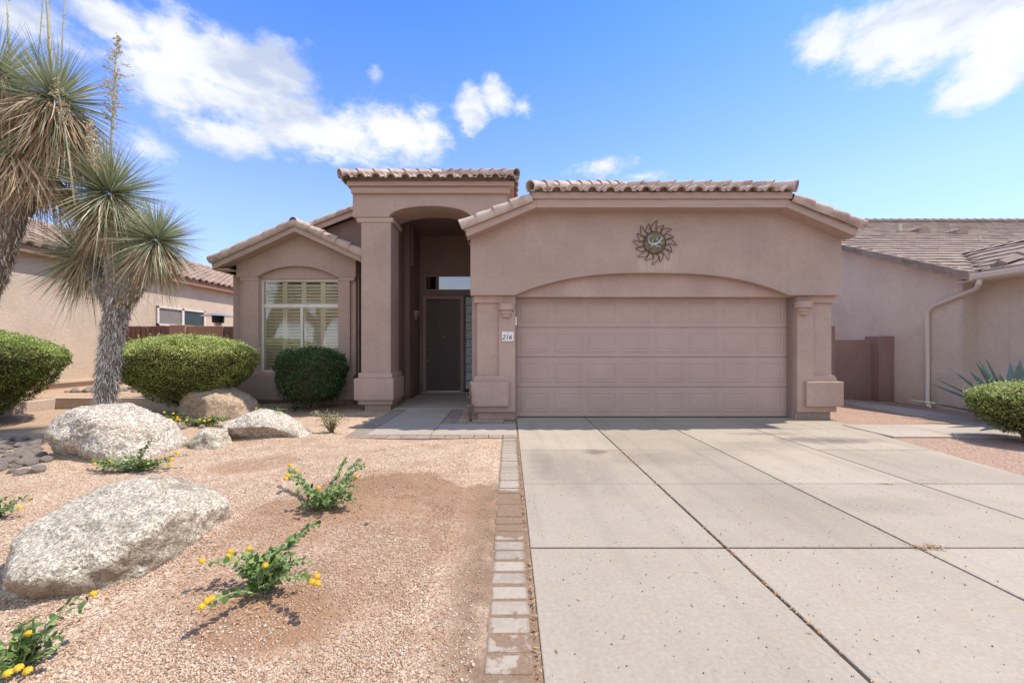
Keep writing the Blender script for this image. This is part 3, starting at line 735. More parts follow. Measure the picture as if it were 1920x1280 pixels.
def garage_pillar(sgn, x_in, x_out, name='pillar'):
    """x_in: edge at the door, x_out: outer corner"""
    Yp = 7.03
    def X_(a): return a
    mb = MB()
    s = 1 if x_out > x_in else -1
    fr = x_in + s*0.285        # inner upright of the frame
    mb.box(x_in, fr, Yp, 7.30, 0.13, 2.165)                 # inner upright
    mb.box(fr, x_out, Yp, 7.30, 2.05, 2.165)                # cap
    mb.box(fr, x_out - s*0.05, Yp+.05, 7.30, 0.768, 2.05)   # recessed panel
    mb.box(fr, x_out, Yp, 7.30, 0.13, 0.735)
    mb.box(fr, x_out - s*0.02, Yp-.0, 7.30, 0.735, 0.768)
    o = obj(name, mb, M['stucco_trim'], house)
    bb = MB(); bb.box(x_in + s*0.115, x_out + s*0.07, Yp-.075, 7.32, 0.235, 0.665)
    obj('base_block', bb, M['stucco_trim'], o, bevel=0.012)
    st = MB(); st.box(x_in + s*0.0, x_out - s*.06, Yp+.06, 7.34, -.05, 0.13); obj('footing', st, M['stucco'], o)
    return o
garage_pillar(-1, 0.105, -0.62); garage_pillar(1, 5.06, 5.75)
# jamb reveals
obj('door_jamb', MB().box(0.105, 0.142, 7.12, 7.34, 0, 2.17), M['door_frame'], house)
obj('door_jamb', MB().box(5.025, 5.06, 7.12, 7.34, 0, 2.17), M['door_frame'], house)
# garage door
gd = MB(); DX0, DX1 = 0.145, 5.022; rows = [0.012, 0.55, 1.09, 1.625, 2.165]
gdo = obj('garage_door', MB().box(DX0, DX1, 7.29, 7.32, 0.0, 2.18), M['garage_door'], house)
for r_ in range(4):
    mb = MB(); z0, z1 = rows[r_]+.004, rows[r_+1]-.004; Yd = 7.25
    mb.box(DX0, DX1, Yd, Yd+.04, z0, z1)
    pw = (DX1-DX0)/8
    for k in range(8):
        a, b_ = DX0+k*pw+.065, DX0+(k+1)*pw-.045; c, d2 = z0+.085, z1-.085
        # embossed panel: recessed groove then raised field
        def ring(x0, x1, q0, q1, y): return [(x0, y, q0), (x1, y, q0), (x1, y, q1), (x0, y, q1)]
        rs = [ring(a, b_, c, d2, Yd-.0005), ring(a+.012, b_-.012, c+.012, d2-.012, Yd-.008), ring(a+.028, b_-.028, c+.028, d2-.028, Yd-.007), ring(a+.042, b_-.042, c+.042, d2-.042, Yd-.002), ring(a+.07, b_-.07, c+.06, d2-.06, Yd-.008)]
        vs = sum(rs, []); fs = []
        for q in range(4):
            for i in range(4): fs.append((q*4+i, q*4+(i+1) % 4, (q+1)*4+(i+1) % 4, (q+1)*4+i))
        fs.append((16, 17, 18, 19)); mb.add(vs, fs)
    obj('door_section', mb, M['garage_door'], gdo)
obj('weather_seal', MB().box(DX0, DX1, 7.235, 7.29, 0.001, 0.014), M['black'], gdo)
# fascia and beam of the clipped gable
Yf = 6.68
def zl(x): return 3.60 - P*(abs(x-GC)-2.09)
mb = MB()
mb.prism([(GC-2.09, 3.60), (GC+2.09, 3.60), (GC+2.09, 3.735), (GC-2.09, 3.735)], Yf, Yf+.30)
o = obj('fascia', mb, M['fascia'], house, bevel=0.006)
mb = MB().box(GC-2.17, GC+2.17, Yf-.03, Yf+.30, 3.737, 3.845)
obj('upper_trim', mb, M['fascia'], o, bevel=0.006)
for s in (-1, 1):
    e = GC + s*3.25; i_ = GC + s*2.092
    pl = [(i_, 3.60), (e, zl(e)), (e+s*0.04, zl(e)+.155), (i_, 3.74)]
    if s < 0: pl = pl[::-1]
    obj('rake_board', MB().prism(pl, Yf, Yf+.05), M['fascia'], o, bevel=0.005)
    # soffit and roof deck behind it
    pl = [(GC+s*2.09, 3.60), (GC+s*3.25, zl(e)), (GC+s*3.25, zl(e)+.03), (GC+s*2.09, 3.63)]
    obj('soffit', MB().prism(pl, Yf+.052, Yg), M['fascia'], o)
roofz = lambda x: 3.765 - P*(abs(x-GC)-2.09)
deck = MB()
RZ = roofz(GC)     # ridge
ez = roofz(GC+3.3)
run = (RZ-3.79)/P
deck.add([(GC-3.3, Yf+.03, ez), (GC-2.09, Yf+.03, 3.765), (GC, Yf+run, RZ-.02), (GC, 15.2, RZ-.02), (GC-3.3, 15.2, ez),
          (GC+3.3, Yf+.03, ez), (GC+2.09, Yf+.03, 3.765), (GC+3.3, 15.2, ez)],
         [(0, 1, 2, 3, 4), (5, 7, 3, 2, 6), (1, 6, 2)])
roof = obj('roof', MB().box(GC-3.3, GC+3.3, 15.2, 15.22, 3.2, 3.25), M['deck'], house, )
obj('roof_deck', deck, M['deck'], roof)
hyp = math.hypot(1, P)
# side slopes, front hip
q = []
Ls = 3.3*hyp
q.append(((GC-3.32, Yf+.03, ez+.01), (0, 1, 0), (1, 0, P), [(0, 0), (8.5, 0), (8.5, Ls), (run, Ls), (0.0, 1.21*hyp)]))
q.append(((GC+3.32, Yf+.03, ez+.01), (0, 1, 0), (-1, 0, P), [(0, 0), (8.5, 0), (8.5, Ls), (run, Ls), (0.0, 1.21*hyp)]))
tiled('side_tiles', roof, q, M['tile'])
q = [((GC-2.20, Yf-.09, 3.822), (1, 0, 0), (0, 1, P*.98), [(0, 0), (4.40, 0), (4.40, .02), (2.2, run*hyp), (0, 0.02)])]
tiled('hip_tiles', roof, q, M['tile'])
mb = MB()
for s in (-1, 1):
    caps(mb, (GC+s*3.36, Yf+.02, ez+.035), (GC+s*2.22, Yf+.02, roofz(GC+2.22)+.035), 0.10, 0.30, arc=(-.85 if s < 0 else .0, PI if s < 0 else PI+.85))
    caps(mb, (GC+s*2.20, Yf-.08, 3.915), (GC+s*.05, Yf+run, RZ+.15), 0.095, 0.36, arc=(-.7, PI+.7))
caps(mb, (GC, 15.2, RZ+.10), (GC, Yf+run, RZ+.10), 0.09, 0.36)
obj('ridge_caps', mb, M['tile'], roof)

# entry tower
Yt = 8.1
TX0, TX1 = -3.175, -0.04
poly = [(TX0, 3.90), (-2.434, 3.90)]
for k in range(1, 33):
    an = PI*(1 - k/32.0); poly.append((-1.61+.825*math.cos(an), 3.90+.225*math.sin(an)))
poly += [(-.785, 3.0), (TX1, 3.0), (TX1, 4.40), (TX0, 4.40)]
obj('entry_wall', MB().prism(poly, Yt, Yt+.76), M['stucco'], house, bevel=0.01)
mb = MB().box(TX0, TX0+.15, Yt+.76, 11.2, 2.9, 4.40).box(TX1-.15, TX1, Yt+.76, 11.2, 2.9, 4.40).box(TX0+.15, TX1-.15, 11.05, 11.2, 2.9, 4.40)
obj('tower_side_wall', mb, M['stucco'], house)
pil = MB(); pil.box(-3.013, -2.408, Yt+.03, Yt+.62, 0.74, 3.81); 
pilo = obj('entry_pillar', pil, M['stucco'], house, bevel=0.01)
obj('capital', MB().box(-3.10, -2.36, Yt+.012, Yt+.70, 3.80, 3.897), M['stucco_trim'], pilo, bevel=0.012)
mb = MB().box(-3.06, -2.37, Yt-.01, Yt+.70, 0.64, 0.747)
obj('ledge', mb, M['stucco_trim'], pilo, bevel=0.01)
mb = MB().box(-3.135, -2.335, Yt-.05, Yt+.76, .196, .640)
obj('base_block', mb, M['stucco_trim'], pilo, bevel=0.015)
obj('plinth', MB().box(-3.06, -2.37, Yt-.0, Yt+.70, .105, .196).box(-2.95, -2.42, Yt+.06, Yt+.62, -.05, .105), M['stucco'], pilo, bevel=0.006)
# tower cornice and roof
tf = obj('cornice', MB().box(TX0-.01, TX1+.06, Yt-.07, 11.3, 4.36, 4.485), M['fascia'], house, bevel=0.008)
obj('upper_trim', MB().box(TX0-.07, TX1+.14, Yt-.13, 11.36, 4.487, 4.58), M['fascia'], tf, bevel=0.008)
tcx = (TX0+TX1)/2+.01; thw = 1.76; ty0 = Yt-.24; td = 1.76
tpk = 4.585 + P*td
troof = obj('tower_roof', MB().add([(tcx-thw, ty0, 4.583), (tcx+thw, ty0, 4.583), (tcx+thw, 11.45, 4.583), (tcx-thw, 11.45, 4.583), (tcx, ty0+td, tpk), (tcx, 11.45-td, tpk)],
     [(0, 1, 4), (1, 2, 5, 4), (2, 3, 5), (3, 0, 4, 5)]) or MB(), M['deck'], house) if False else None
mb = MB(); mb.add([(tcx-thw+.05, ty0+.03, 4.583), (tcx+thw-.05, ty0+.03, 4.583), (tcx+thw-.05, 11.45, 4.583), (tcx-thw+.05, 11.45, 4.583), (tcx, ty0+td, tpk-.02), (tcx, 11.45-td, tpk-.02)],
     [(0, 1, 4), (1, 2, 5, 4), (2, 3, 5), (3, 0, 4, 5)])
troof = obj('tower_roof', mb, M['deck'], house)
q = [((tcx-thw, ty0, 4.585), (1, 0, 0), (0, 1, P), [(0, 0), (2*thw, 0), (2*thw, .03), (thw, td*hyp), (0, .03)]),
     ((tcx-thw, ty0, 4.585), (0, 1, 0), (1, 0, P), [(0, 0), (11.45-ty0, 0), (11.45-ty0-td, thw*hyp), (td, thw*hyp)]),
     ((tcx+thw, ty0, 4.585), (0, 1, 0), (-1, 0, P), [(0, 0), (11.45-ty0, 0), (11.45-ty0-td, thw*hyp), (td, thw*hyp)])]
tiled('tiles', troof, q, M['tile'], pitch=.30)
mb = MB()
caps(mb, (tcx-thw+.02, ty0+.0, 4.675), (tcx, ty0+td, tpk+.13), .09, .36, arc=(-.7, PI+.7)); caps(mb, (tcx+thw-.02, ty0+.0, 4.675), (tcx, ty0+td, tpk+.13), .09, .36, arc=(-.7, PI+.7))
caps(mb, (tcx, 11.3-td, tpk+.09), (tcx, ty0+td, tpk+.09), .09, .36)
obj('ridge_caps', mb, M['tile'], troof)
# porch interior
mb = MB()
mb.box(-2.70, -2.55, 8.86, 9.78, -.05, 4.36)       # wall behind the pillar
mb.box(-2.70, -2.44, 9.78, 10.9, -.05, 4.36)       # inner left wall
mb.box(-2.70, -.675, 8.87, 11.0, 4.30, 4.355)      # ceiling
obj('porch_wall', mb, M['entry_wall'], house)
mb = MB(); Yb = 10.9
dz0, dz1 = .088, 2.57; dxa, dxb = wx(800, Yb), wx(863, Yb)
mb.box(-2.44, dxa-.11, Yb, Yb+.15, -.05, 4.3); mb.box(dxa-.11, -.675, Yb, Yb+.15, 2.68, wz(545, Yb)-.0); mb.box(dxa-.11, -.675, Yb, Yb+.15, wz(516, Yb), 4.3)
mb.box(dxa-.11, wx(796, Yb), Yb, Yb+.15, wz(545, Yb), wz(516, Yb)); mb.box(dxb+.11, wx(872, Yb)-.0, Yb, Yb+.15, -.05, 2.68); mb.box(wx(900, Yb), -.675, Yb, Yb+.15, -.05, 2.68)
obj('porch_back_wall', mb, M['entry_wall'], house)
fdo = obj('front_door', MB().box(dxa, dxb, Yb+.05, Yb+.10, dz0, dz1), M['front_door'], house)
mb = MB().box(dxa+.13, dxb-.13, Yb+.035, Yb+.049, dz0+.22, dz1-.13)
for k in range(16):
    xx = dxa+.135 + k*(dxb-dxa-.27)/16; mb.box(xx, xx+.022, Yb+.024, Yb+.034, dz0+.23, dz1-.14)
obj('door_panel', mb, M['front_door'], fdo)
hx = dxa+.06
mb = MB(); mb.lathe((hx, Yb+.0, 0), [(0, 0)], 3)
mb = MB(); mb.tube([(hx, Yb+.05, 1.20), (hx, Yb-.0, 1.20)], .03, 12); obj('deadbolt', mb, M['brass'], fdo, smooth=True); mb = MB()
mb.tube([(hx, Yb+.045, .98), (hx, Yb-.01, .96), (hx, Yb-.03, .90), (hx, Yb-.01, .82), (hx, Yb+.045, .78)], .013, 8)
mb.tube([(hx, Yb+.05, .78), (hx, Yb+.03, .78)], .026, 10); mb.tube([(hx, Yb+.05, .98), (hx, Yb+.035, .98)], .03, 10)
obj('handle', mb, M['brass'], fdo, smooth=True)
obj('peephole', MB().tube([(-1.78, Yb+.05, 1.55), (-1.78, Yb+.015, 1.55)], .013, 10), M['brass'], fdo)
mb = MB().box(dxa-.10, dxa-.004, Yb-.03, Yb+.06, .0, dz1+.1).box(dxb+.004, dxb+.10, Yb-.03, Yb+.06, .0, dz1+.1).box(dxa-.004, dxb+.004, Yb-.03, Yb+.06, dz1+.004, dz1+.1)
obj('door_frame', mb, M['door_frame'], fdo, bevel=0.006)
obj('threshold', MB().box(dxa-.004, dxb+.004, Yb-.02, Yb+.12, .055, .082), M['steel'], fdo)
obj('step', MB().box(dxa-.1, -.69, Yb-.06, Yb-.001, 0.012, .055), M['stucco'], fdo)
# transom
xa, xb, za, zt = wx(796, Yb), -.70, wz(545, Yb), wz(516, Yb)
mb = MB().box(xa, xb, Yb-.01, Yb+.07, zt-.035, zt-.001).box(xa, xb, Yb-.01, Yb+.07, za+.001, za+.035).box(xa, xa+.035, Yb-.01, Yb+.07, za+.035, zt-.035)
tw = obj('transom_window', mb, M['door_frame'], house)
obj('pane', MB().box(xa+.03, xb, Yb+.02, Yb+.026, za+.03, zt-.03), M['tinted_glass'], tw)
obj('dark_room', MB().box(xa, xb, Yb+.3, Yb+.32, za-.3, zt+.3), M['dark'], tw)
# glass block sidelight
mb = MB(); gxa, gxb = wx(873, Yb), wx(899, Yb); zz = .35; n = 11; hh = (2.62-.12)/n
sg = obj('sidelight', MB().box(gxa-.01, gxb+.01, Yb+.05, Yb+.09, .1, 2.66), M['door_frame'], house)
for k in range(n):
    obj('glass_block', MB().box(gxa+.004, gxb-.004, Yb-.005, Yb+.05, .13+k*hh+.008, .13+(k+1)*hh-.008), M['glass_block'], sg, bevel=0.01)

# bay with the front window
Yy = 8.9
BX0, BX1 = -6.08, -3.42; ax = -4.63; ap = 3.79; bs = .46
def bz(x): return ap - bs*abs(x-ax)
poly = [(BX0, 2.826), (-5.64, 2.826)]
for k in range(25):
    u = -1+2*k/24; poly.append((-4.742+.885*u, 2.826+.245*(1-abs(u)**2.2)))
poly += [(-3.84, 2.826), (BX1, 2.826), (BX1, bz(BX1)), (ax, ap), (BX0, bz(BX0))]
obj('bay_gable_wall', MB().prism(poly, Yy, Yy+.10), M['stucco'], house, bevel=.01)
obj('bay_header', MB().box(-5.66, -3.80, Yy+.10, Yy+.20, 2.80, 3.3), M['stucco'], house)
mb = MB()
mb.box(-5.93, -5.60, Yy+.02, Yy+.20, .69, 2.75); mb.box(-6.00, -5.60, Yy+.01, Yy+.20, 2.75, 2.826)
mb.box(-6.04, -5.93, Yy+.09, Yy+.20, .69, 2.75)
obj('bay_pilaster', mb, M['stucco_trim'], house); mb = MB()
mb.box(-3.82, -3.56, Yy+.02, Yy+.20, .69, 2.75); mb.box(-3.82, -3.45, Yy+.01, Yy+.20, 2.75, 2.826); mb.box(-3.56, -3.45, Yy+.09, Yy+.20, .69, 2.75)
o = obj('bay_pilaster', mb, M['stucco_trim'], house)
mb = MB().box(-6.08, -3.43, Yy-.01, Yy+.20, .635, .69); o = obj('window_sill', mb, M['stucco_trim'], house, bevel=.008)
obj('bay_base_wall', MB().box(-6.06, -3.45, Yy-.04, Yy+.22, .10, .633).box(-6.0, -3.5, Yy+.08, Yy+.22, -.05, .10), M['stucco'], house, bevel=.008)
mb = MB().box(BX0, BX0+.12, Yy+.20, 10.6, -.05, 3.1).box(BX1-.12, BX1, Yy+.20, 10.6, -.05, 3.2)
mb.box(-6.42, -6.09, 9.30, 16, -.05, 3.03); mb.box(-6.42, -6.1, 9.30, 9.32, 3.03, 3.1)
mb.box(-3.41, -2.71, 9.75, 9.95, -.05, 4.3)
obj('bay_side_wall', mb, M['stucco'], house)
# window
wxa, wxb, wz0, wz1 = -5.60, -3.82, .70, 2.80; Yw = Yy+.12
win = obj('window', MB().box(wxa, wxb, Yw+.02, Yw+.06, wz1-.045, wz1-.002).box(wxa, wxb, Yw+.02, Yw+.06, wz0+.002, wz0+.045).box(wxa, wxa+.045, Yw+.02, Yw+.06, wz0+.045, wz1-.045).box(wxb-.04, wxb, Yw+.02, Yw+.06, wz0+.045, wz1-.045)
          .box(wxa+.045, wxb-.04, Yw+.015, Yw+.06, 2.16, 2.245).box(-4.72, -4.665, Yw+.01, Yw+.06, wz0+.045, 2.16), M['white'], house, bevel=.004)
obj('pane', MB().box(wxa+.04, wxb-.035, Yw+.042, Yw+.047, 2.24, wz1-.04), M['glass'], win)
obj('pane', MB().box(wxa+.04, -4.72, Yw+.042, Yw+.047, wz0+.04, 2.165), M['glass'], win)
obj('pane', MB().box(-4.665, wxb-.035, Yw+.042, Yw+.047, wz0+.04, 2.165), M['glass'], win)
for (sa, sb, q0, q1) in [(wxa+.03, -5.10, wz0+.02, 2.17), (-5.095, -4.675, wz0+.02, 2.17), (-4.67, -4.24, wz0+.02, 2.17), (-4.235, wxb-.01, wz0+.02, 2.17),
                         (wxa+.03, -5.10, 2.20, wz1-.01), (-5.095, -4.675, 2.20, wz1-.01), (-4.67, -4.24, 2.20, wz1-.01), (-4.235, wxb-.01, 2.20, wz1-.01)]:
    mb = MB(); ys = Yw+.075
    mb.box(sa, sa+.05, ys, ys+.03, q0, q1); mb.box(sb-.05, sb, ys, ys+.03, q0, q1); mb.box(sa+.05, sb-.05, ys, ys+.03, q0, q0+.06); mb.box(sa+.05, sb-.05, ys, ys+.03, q1-.05, q1)
    z = q0+.07
    while z < q1-.09:
        mb.add([(sa+.05, ys-.012, z), (sb-.05, ys-.012, z), (sb-.05, ys+.040, z+.062), (sa+.05, ys+.040, z+.062), (sa+.05, ys-.006, z-.006), (sb-.05, ys-.006, z-.006), (sb-.05, ys+.046, z+.056), (sa+.05, ys+.046, z+.056)],
               [(0, 1, 2, 3), (7, 6, 5, 4), (0, 4, 5, 1), (3, 2, 6, 7)])
        z += .074
    obj('shutter', mb, M['shutter'], win)
obj('dark_room', MB().box(BX0+.13, BX1-.13, 10.0, 10.05, 0, 3.2).box(BX0+.13, BX1-.13, 9.2, 10.0, 2.95, 3.0), M['dark'], win)
# bay roof
Yr = 8.62
fb = MB()
tip = -6.40; tr_ = -3.2
fb.prism([(tip, bz(tip)-.03), (ax, ap-.03), (tr_, bz(tr_)-.03), (tr_, bz(tr_)+.115), (ax, ap+.115), (tip-.03, bz(tip)+.115)], Yr, Yr+.05)
fo = obj('bay_fascia', fb, M['fascia'], house, bevel=.005)
obj('soffit', MB().prism([(tip, bz(tip)-.03), (ax, ap-.03), (tr_, bz(tr_)-.03), (tr_, bz(tr_)-.01), (ax, ap-.01), (tip, bz(tip)-.01)], Yr+.052, Yy), M['fascia'], fo)
obj('eave_soffit', MB().box(tip+.03, -6.085, Yr+.052, 9.29, bz(tip)-.03, bz(tip)+.0).box(-6.45, -6.30, Yr+.06, 9.32, bz(tip)+.002, bz(tip)+.10), M['fascia'], fo)
obj('eave_board', MB().box(tip-.04, tip+.03, Yr+.052, 15.5, bz(tip)-.03, bz(tip)+.10).box(tip+.03, -6.08, Yr+.3, 15.5, bz(tip)-.03, bz(tip)-.005), M['fascia'], fo)
mb = MB(); zz0 = bz(tip)+.13
mb.add([(tip-.03, Yr+.02, zz0), (ax, Yr+.02, ap+.12), (ax, 15, ap+.12), (tip-.03, 15, zz0), (tr_, Yr+.02, bz(tr_)+.12), (tr_, 10, bz(tr_)+.12), (ax, 10, ap+.12)], [(0, 1, 2, 3), (1, 4, 5, 6)])
br = obj('bay_roof', mb, M['deck'], house)
hb = math.hypot(1, bs)
tiled('tiles', br, [((tip-.06, Yr+.02, zz0+.0), (0, 1, 0), (1, 0, bs), [(0, 0), (6.4, 0), (6.4, 1.8*hb), (0, 1.8*hb)]),
                    ((tr_+.03, Yr+.02, bz(tr_)+.115), (0, 1, 0), (-1, 0, bs), [(0, 0), (1.4, 0), (1.4, 1.4*hb), (0, 1.4*hb)])], M['tile'])
mb = MB()
caps(mb, (tip-.06, Yr+.03, zz0+.03), (ax-.02, Yr+.03, ap+.165), .10, .31, arc=(-.9, PI)); caps(mb, (tr_+.05, Yr+.03, bz(tr_)+.15), (ax+.04, Yr+.03, ap+.165), .10, .31, arc=(0, PI+.9))
caps(mb, (ax, 11, ap+.19), (ax, Yr-.02, ap+.19), .095, .36)
obj('ridge_caps', mb, M['tile'], br)
# main roof behind
mx, mz, ms = -2.2, 5.22, .385
def mzf(x): return mz - ms*abs(x-mx)
Ym = 9.75
fo = obj('main_fascia', MB().prism([(-6.3, mzf(-6.3)-.13), (mx, mz-.13), (mx, mz+.02), (-6.3, mzf(-6.3)+.02)], Ym, Ym+.05), M['fascia'], house)
obj('main_gable_wall', MB().prism([(-6.0, 3.3), (-2.4, 3.3), (-2.4, mzf(-2.4)-.1), (-6.0, mzf(-6.0)-.1)], Ym+.22, Ym+.4), M['entry_wall'], house)
mb = MB(); mb.add([(-6.6, Ym+.02, mzf(-6.6)), (mx, Ym+.02, mz), (mx, 15.5, mz), (-6.6, 15.5, mzf(-6.6)), (2.2, Ym+1.5, mzf(2.2)), (2.2, 15.5, mzf(2.2)), (mx, Ym+1.5, mz)], [(0, 1, 2, 3), (6, 4, 5, 2)])
mb.box(-6.4, 5.7, 15.5, 15.6, 0, 3.2)
mr = obj('main_roof', mb, M['deck'], house)
hm = math.hypot(1, ms)
tiled('tiles', mr, [((-6.5, Ym+.02, mzf(-6.5)+.005), (0, 1, 0), (1, 0, ms), [(0, 0), (5.7, 0), (5.7, 4.3*hm), (0, 4.3*hm)])], M['tile'])
mb = MB(); caps(mb, (-6.4, Ym+.03, mzf(-6.4)+.05), (mx, Ym+.03, mz+.05), .09, .31, arc=(-.5, PI)); caps(mb, (mx, 15.5, mz+.06), (mx, Ym, mz+.06), .1, .36)
obj('ridge_caps', mb, M['tile'], mr)

# ------------------------------------------------------------------ wall lamps
def wall_lamp(x, y, z, label, mat, s=1.0):
    t_ = thing('wall_lamp', label, 'wall lamp', (x, y, z), 'half round stucco wall lamps')
    mb = MB(); mb.lathe((x, y, z), [(.001, .0), (.132*s, .0), (.138*s, .008), (.138*s, .105*s), (.130*s, .115*s), (.120*s, .115*s), (.115*s, .03*s)], 24, PI, 2*PI)
    obj('lamp_shade', mb, mat, t_)
    mb = MB(); mb.lathe((x, y, z), [(.10*s, 0), (.108*s, -.006), (.104*s, -.058*s), (.082*s, -.066*s), (.078*s, -.105*s), (.070*s, -.118*s), (.001, -.118*s)], 24, PI, 2*PI)
    obj('lamp_base', mb, mat, t_)
    obj('back_plate', MB().box(x-.10*s, x+.10*s, y-.006, y, z-.11*s, z+.09*s), mat, t_)
wall_lamp(wx(949.5, 6.95), 7.028, wz(581.5, 6.95), 'mauve half round wall lamp above the house number plaque', M['stucco_trim'])
wall_lamp(wx(1511, 6.95), 7.028, wz(577, 6.95), 'mauve half round wall lamp on the pillar right of the garage door', M['stucco_trim'])
# porch lamp on the inner wall, turned to face the door way
pl = thing('wall_lamp', 'small dark wall lamp in the shade of the porch beside the front door', 'wall lamp', (-2.44, 10.35, 1.95), 'half round stucco wall lamps')
mb = MB().lathe((-2.438, 10.35, wz(590, 10.3)), [(.001, .0), (.125, .0), (.13, .10), (.10, .11)], 20, -PI/2, PI/2); obj('lamp_shade', mb, M['door_frame'], pl)
mb = MB().lathe((-2.438, 10.35, wz(590, 10.3)), [(.10, -.002), (.10, -.06), (.07, -.07), (.06, -.12), (.001, -.12)], 20, -PI/2, PI/2); obj('lamp_base', mb, M['door_frame'], pl)

# ------------------------------------------------------------------ house number plaque
px_, pz_ = wx(952, 7.02), wz(630.5, 7.02)
nb = thing('house_number_sign', 'small white plaque with the number 216 beside the garage door', 'house number', (px_, 7.028, pz_))
obj('plaque', MB().box(px_-.103, px_+.103, 7.012, 7.029, pz_-.083, pz_+.083), M['plaque'], nb, bevel=.004)
def text_mesh(name, s, size, shear, loc, mat, parent):
    cu = bpy.data.curves.new('tmp', 'FONT'); cu.body = s; cu.size = size; cu.shear = shear; cu.align_x = 'CENTER'; cu.align_y = 'CENTER'; cu.extrude = 0.001; cu.offset = 0.0006
    to = bpy.data.objects.new('tmp', cu); C.objects.link(to)
    dg = bpy.context.evaluated_depsgraph_get(); me = bpy.data.meshes.new_from_object(to.evaluated_get(dg))
    bpy.data.objects.remove(to)
    me.materials.clear(); me.materials.append(mat)
    for v in me.vertices: v.co = Vector((v.co.x, -v.co.z, v.co.y))
    o = bpy.data.objects.new(name, me); C.objects.link(o); o.parent = parent; o.location = Vector(loc) - worg(parent)
    return o
text_mesh('digits', '216', .115, .30, (px_-.018, 7.010, pz_-.016), M['ink'], nb)
mb = MB()
for dx in (-.014, .012): mb.tube([(px_+dx-.009, 7.011, pz_+.058), (px_+dx, 7.011, pz_+.068), (px_+dx+.009, 7.011, pz_+.06)], .003, 6)
obj('ornament', mb, M['ink'], nb)
ds = MB().box(wx(966.5, 7.02), wx(969, 7.02), 7.02, 7.06, wz(610, 7.03), wz(594, 7.03))
o = obj('thermometer', ds, M['white'], origin=(.12, 7.03, 1.7), bevel=.006); tag(o, 'narrow white thermometer at the upper left edge of the garage door', 'thermometer')

# ------------------------------------------------------------------ metal sun
sx_, sz_ = wx(1228, 6.9), wz(455, 6.9); sy = 6.915
sun = thing('metal_sun', 'rusty metal sun with wavy wire rays and a lizard disc on the garage wall', 'wall art', (sx_, Yg, sz_))
mb = MB().lathe((0, 0, 0), [(0.001, .02), (.10, .018), (.165, .008), (.185, .0), (.185, -.008)], 36)
mb.v = [(sx_+a, sy-.012-c, sz_+b) for a, b, c in mb.v]
obj('disc', mb, M['patina'], sun, smooth=True)
mb = MB()
mb.tube([(sx_+.19*math.cos(k*2*PI/36), sy-.012, sz_+.19*math.sin(k*2*PI/36)) for k in range(37)], .006, 6)
obj('rim', mb, M['rust'], sun)
nr = 16
for k in range(nr):
    a0 = PI/2 + 2*PI*k/nr; hwid = PI/nr*.92; Rr = .385 if k % 2 == 0 else .345
    pts = []
    for j in range(9):
        tt = j/8; rr = .19+(Rr-.19)*tt; wv = math.sin(tt*PI*1.5)*.10
        wd = hwid*(1-tt)**.75*(1+.35*math.sin(tt*PI))
        pts.append((rr, a0+wv-wd))
    back = []
    for j in range(9):
        tt = 1-j/8; rr = .19+(Rr-.19)*tt; wv = math.sin(tt*PI*1.5)*.10
        wd = hwid*(1-tt)**.75*(1+.35*math.sin(tt*PI))
        back.append((rr, a0+wv+wd))
    mb = MB().tube([(sx_+r_*math.cos(a), sy-.006+(.004 if k % 2 else -.004), sz_+r_*math.sin(a)) for r_, a in pts+back[1:]], .0055, 6)
    obj('ray', mb, M['rust'], sun)
def lz(x, z): return (sx_+x, sy-.036, sz_+z)
mb = MB()
mb.tube([lz(-.05, .115), lz(-.10, .10), lz(-.125, .05), (lz(-.11, 0)), lz(-.07, -.03), lz(-.02, -.035), lz(.03, -.02), lz(.075, .02), lz(.10, .06), lz(.115, .09)],
        [.005, .008, .011, .014, .018, .024, .024, .018, .012, .017], 8)
for pts in ([lz(-.03, -.03), lz(-.06, -.07), lz(-.10, -.075)], [lz(0, -.03), lz(.03, -.07), lz(.09, -.08)], [lz(.06, .0), lz(.11, -.02), lz(.14, .0)], [lz(.05, .02), lz(.02, .06), lz(.04, .10)], [lz(-.04, -.02), lz(-.05, .03), lz(-.02, .055)]):
    mb.tube(pts, [.012, .009, .006], 6)
obj('lizard', mb, M['pewter'], sun, smooth=True)

# ------------------------------------------------------------------ right neighbour
rn = thing('neighbour_house', 'tan stucco neighbour house on the right with flat brown tiles and downpipe', 'house', (9, 9, 0))
WX = 9.05
RP = .43
re_y, re_z = 7.60, 2.66          # front eave
ridge_y = 15.8
rz = lambda y: re_z + RP*(y-re_y)
obj('side_wall', MB().prism_x([(8.05, -.05), (22, -.05), (22, 2.7), (ridge_y, rz(ridge_y)-.2), (8.05, rz(8.05)-.2)], WX, WX+.2), M['grey_stucco'], rn)
mb = MB().box(WX+.001, 9.36, 7.98, 8.1, -.05, 2.72)
obj('corner_wall', mb, M['smooth_tan'], rn)
mb = MB().box(9.34, 9.5, 4.2, 7.98, -.05, 2.72); obj('wing_wall', mb, M['smooth_tan'], rn)
mb = MB().box(9.34, 16, 4.2, 4.4, -.05, 2.72); obj('wing_front_wall', mb, M['smooth_tan'], rn)
obj('wing_panel', MB().box(9.325, 9.34, 5.2, 7.45, .9, 2.27), M['smooth_tan'], rn, bevel=.004)
mb = MB().box(WX-.05, 9.42, 7.93, 8.45, -.04, .62); mb.box(WX-.025, 9.39, 7.955, 8.45, .62, .74)
obj('corner_base', mb, M['smooth_tan'], rn, bevel=.01)
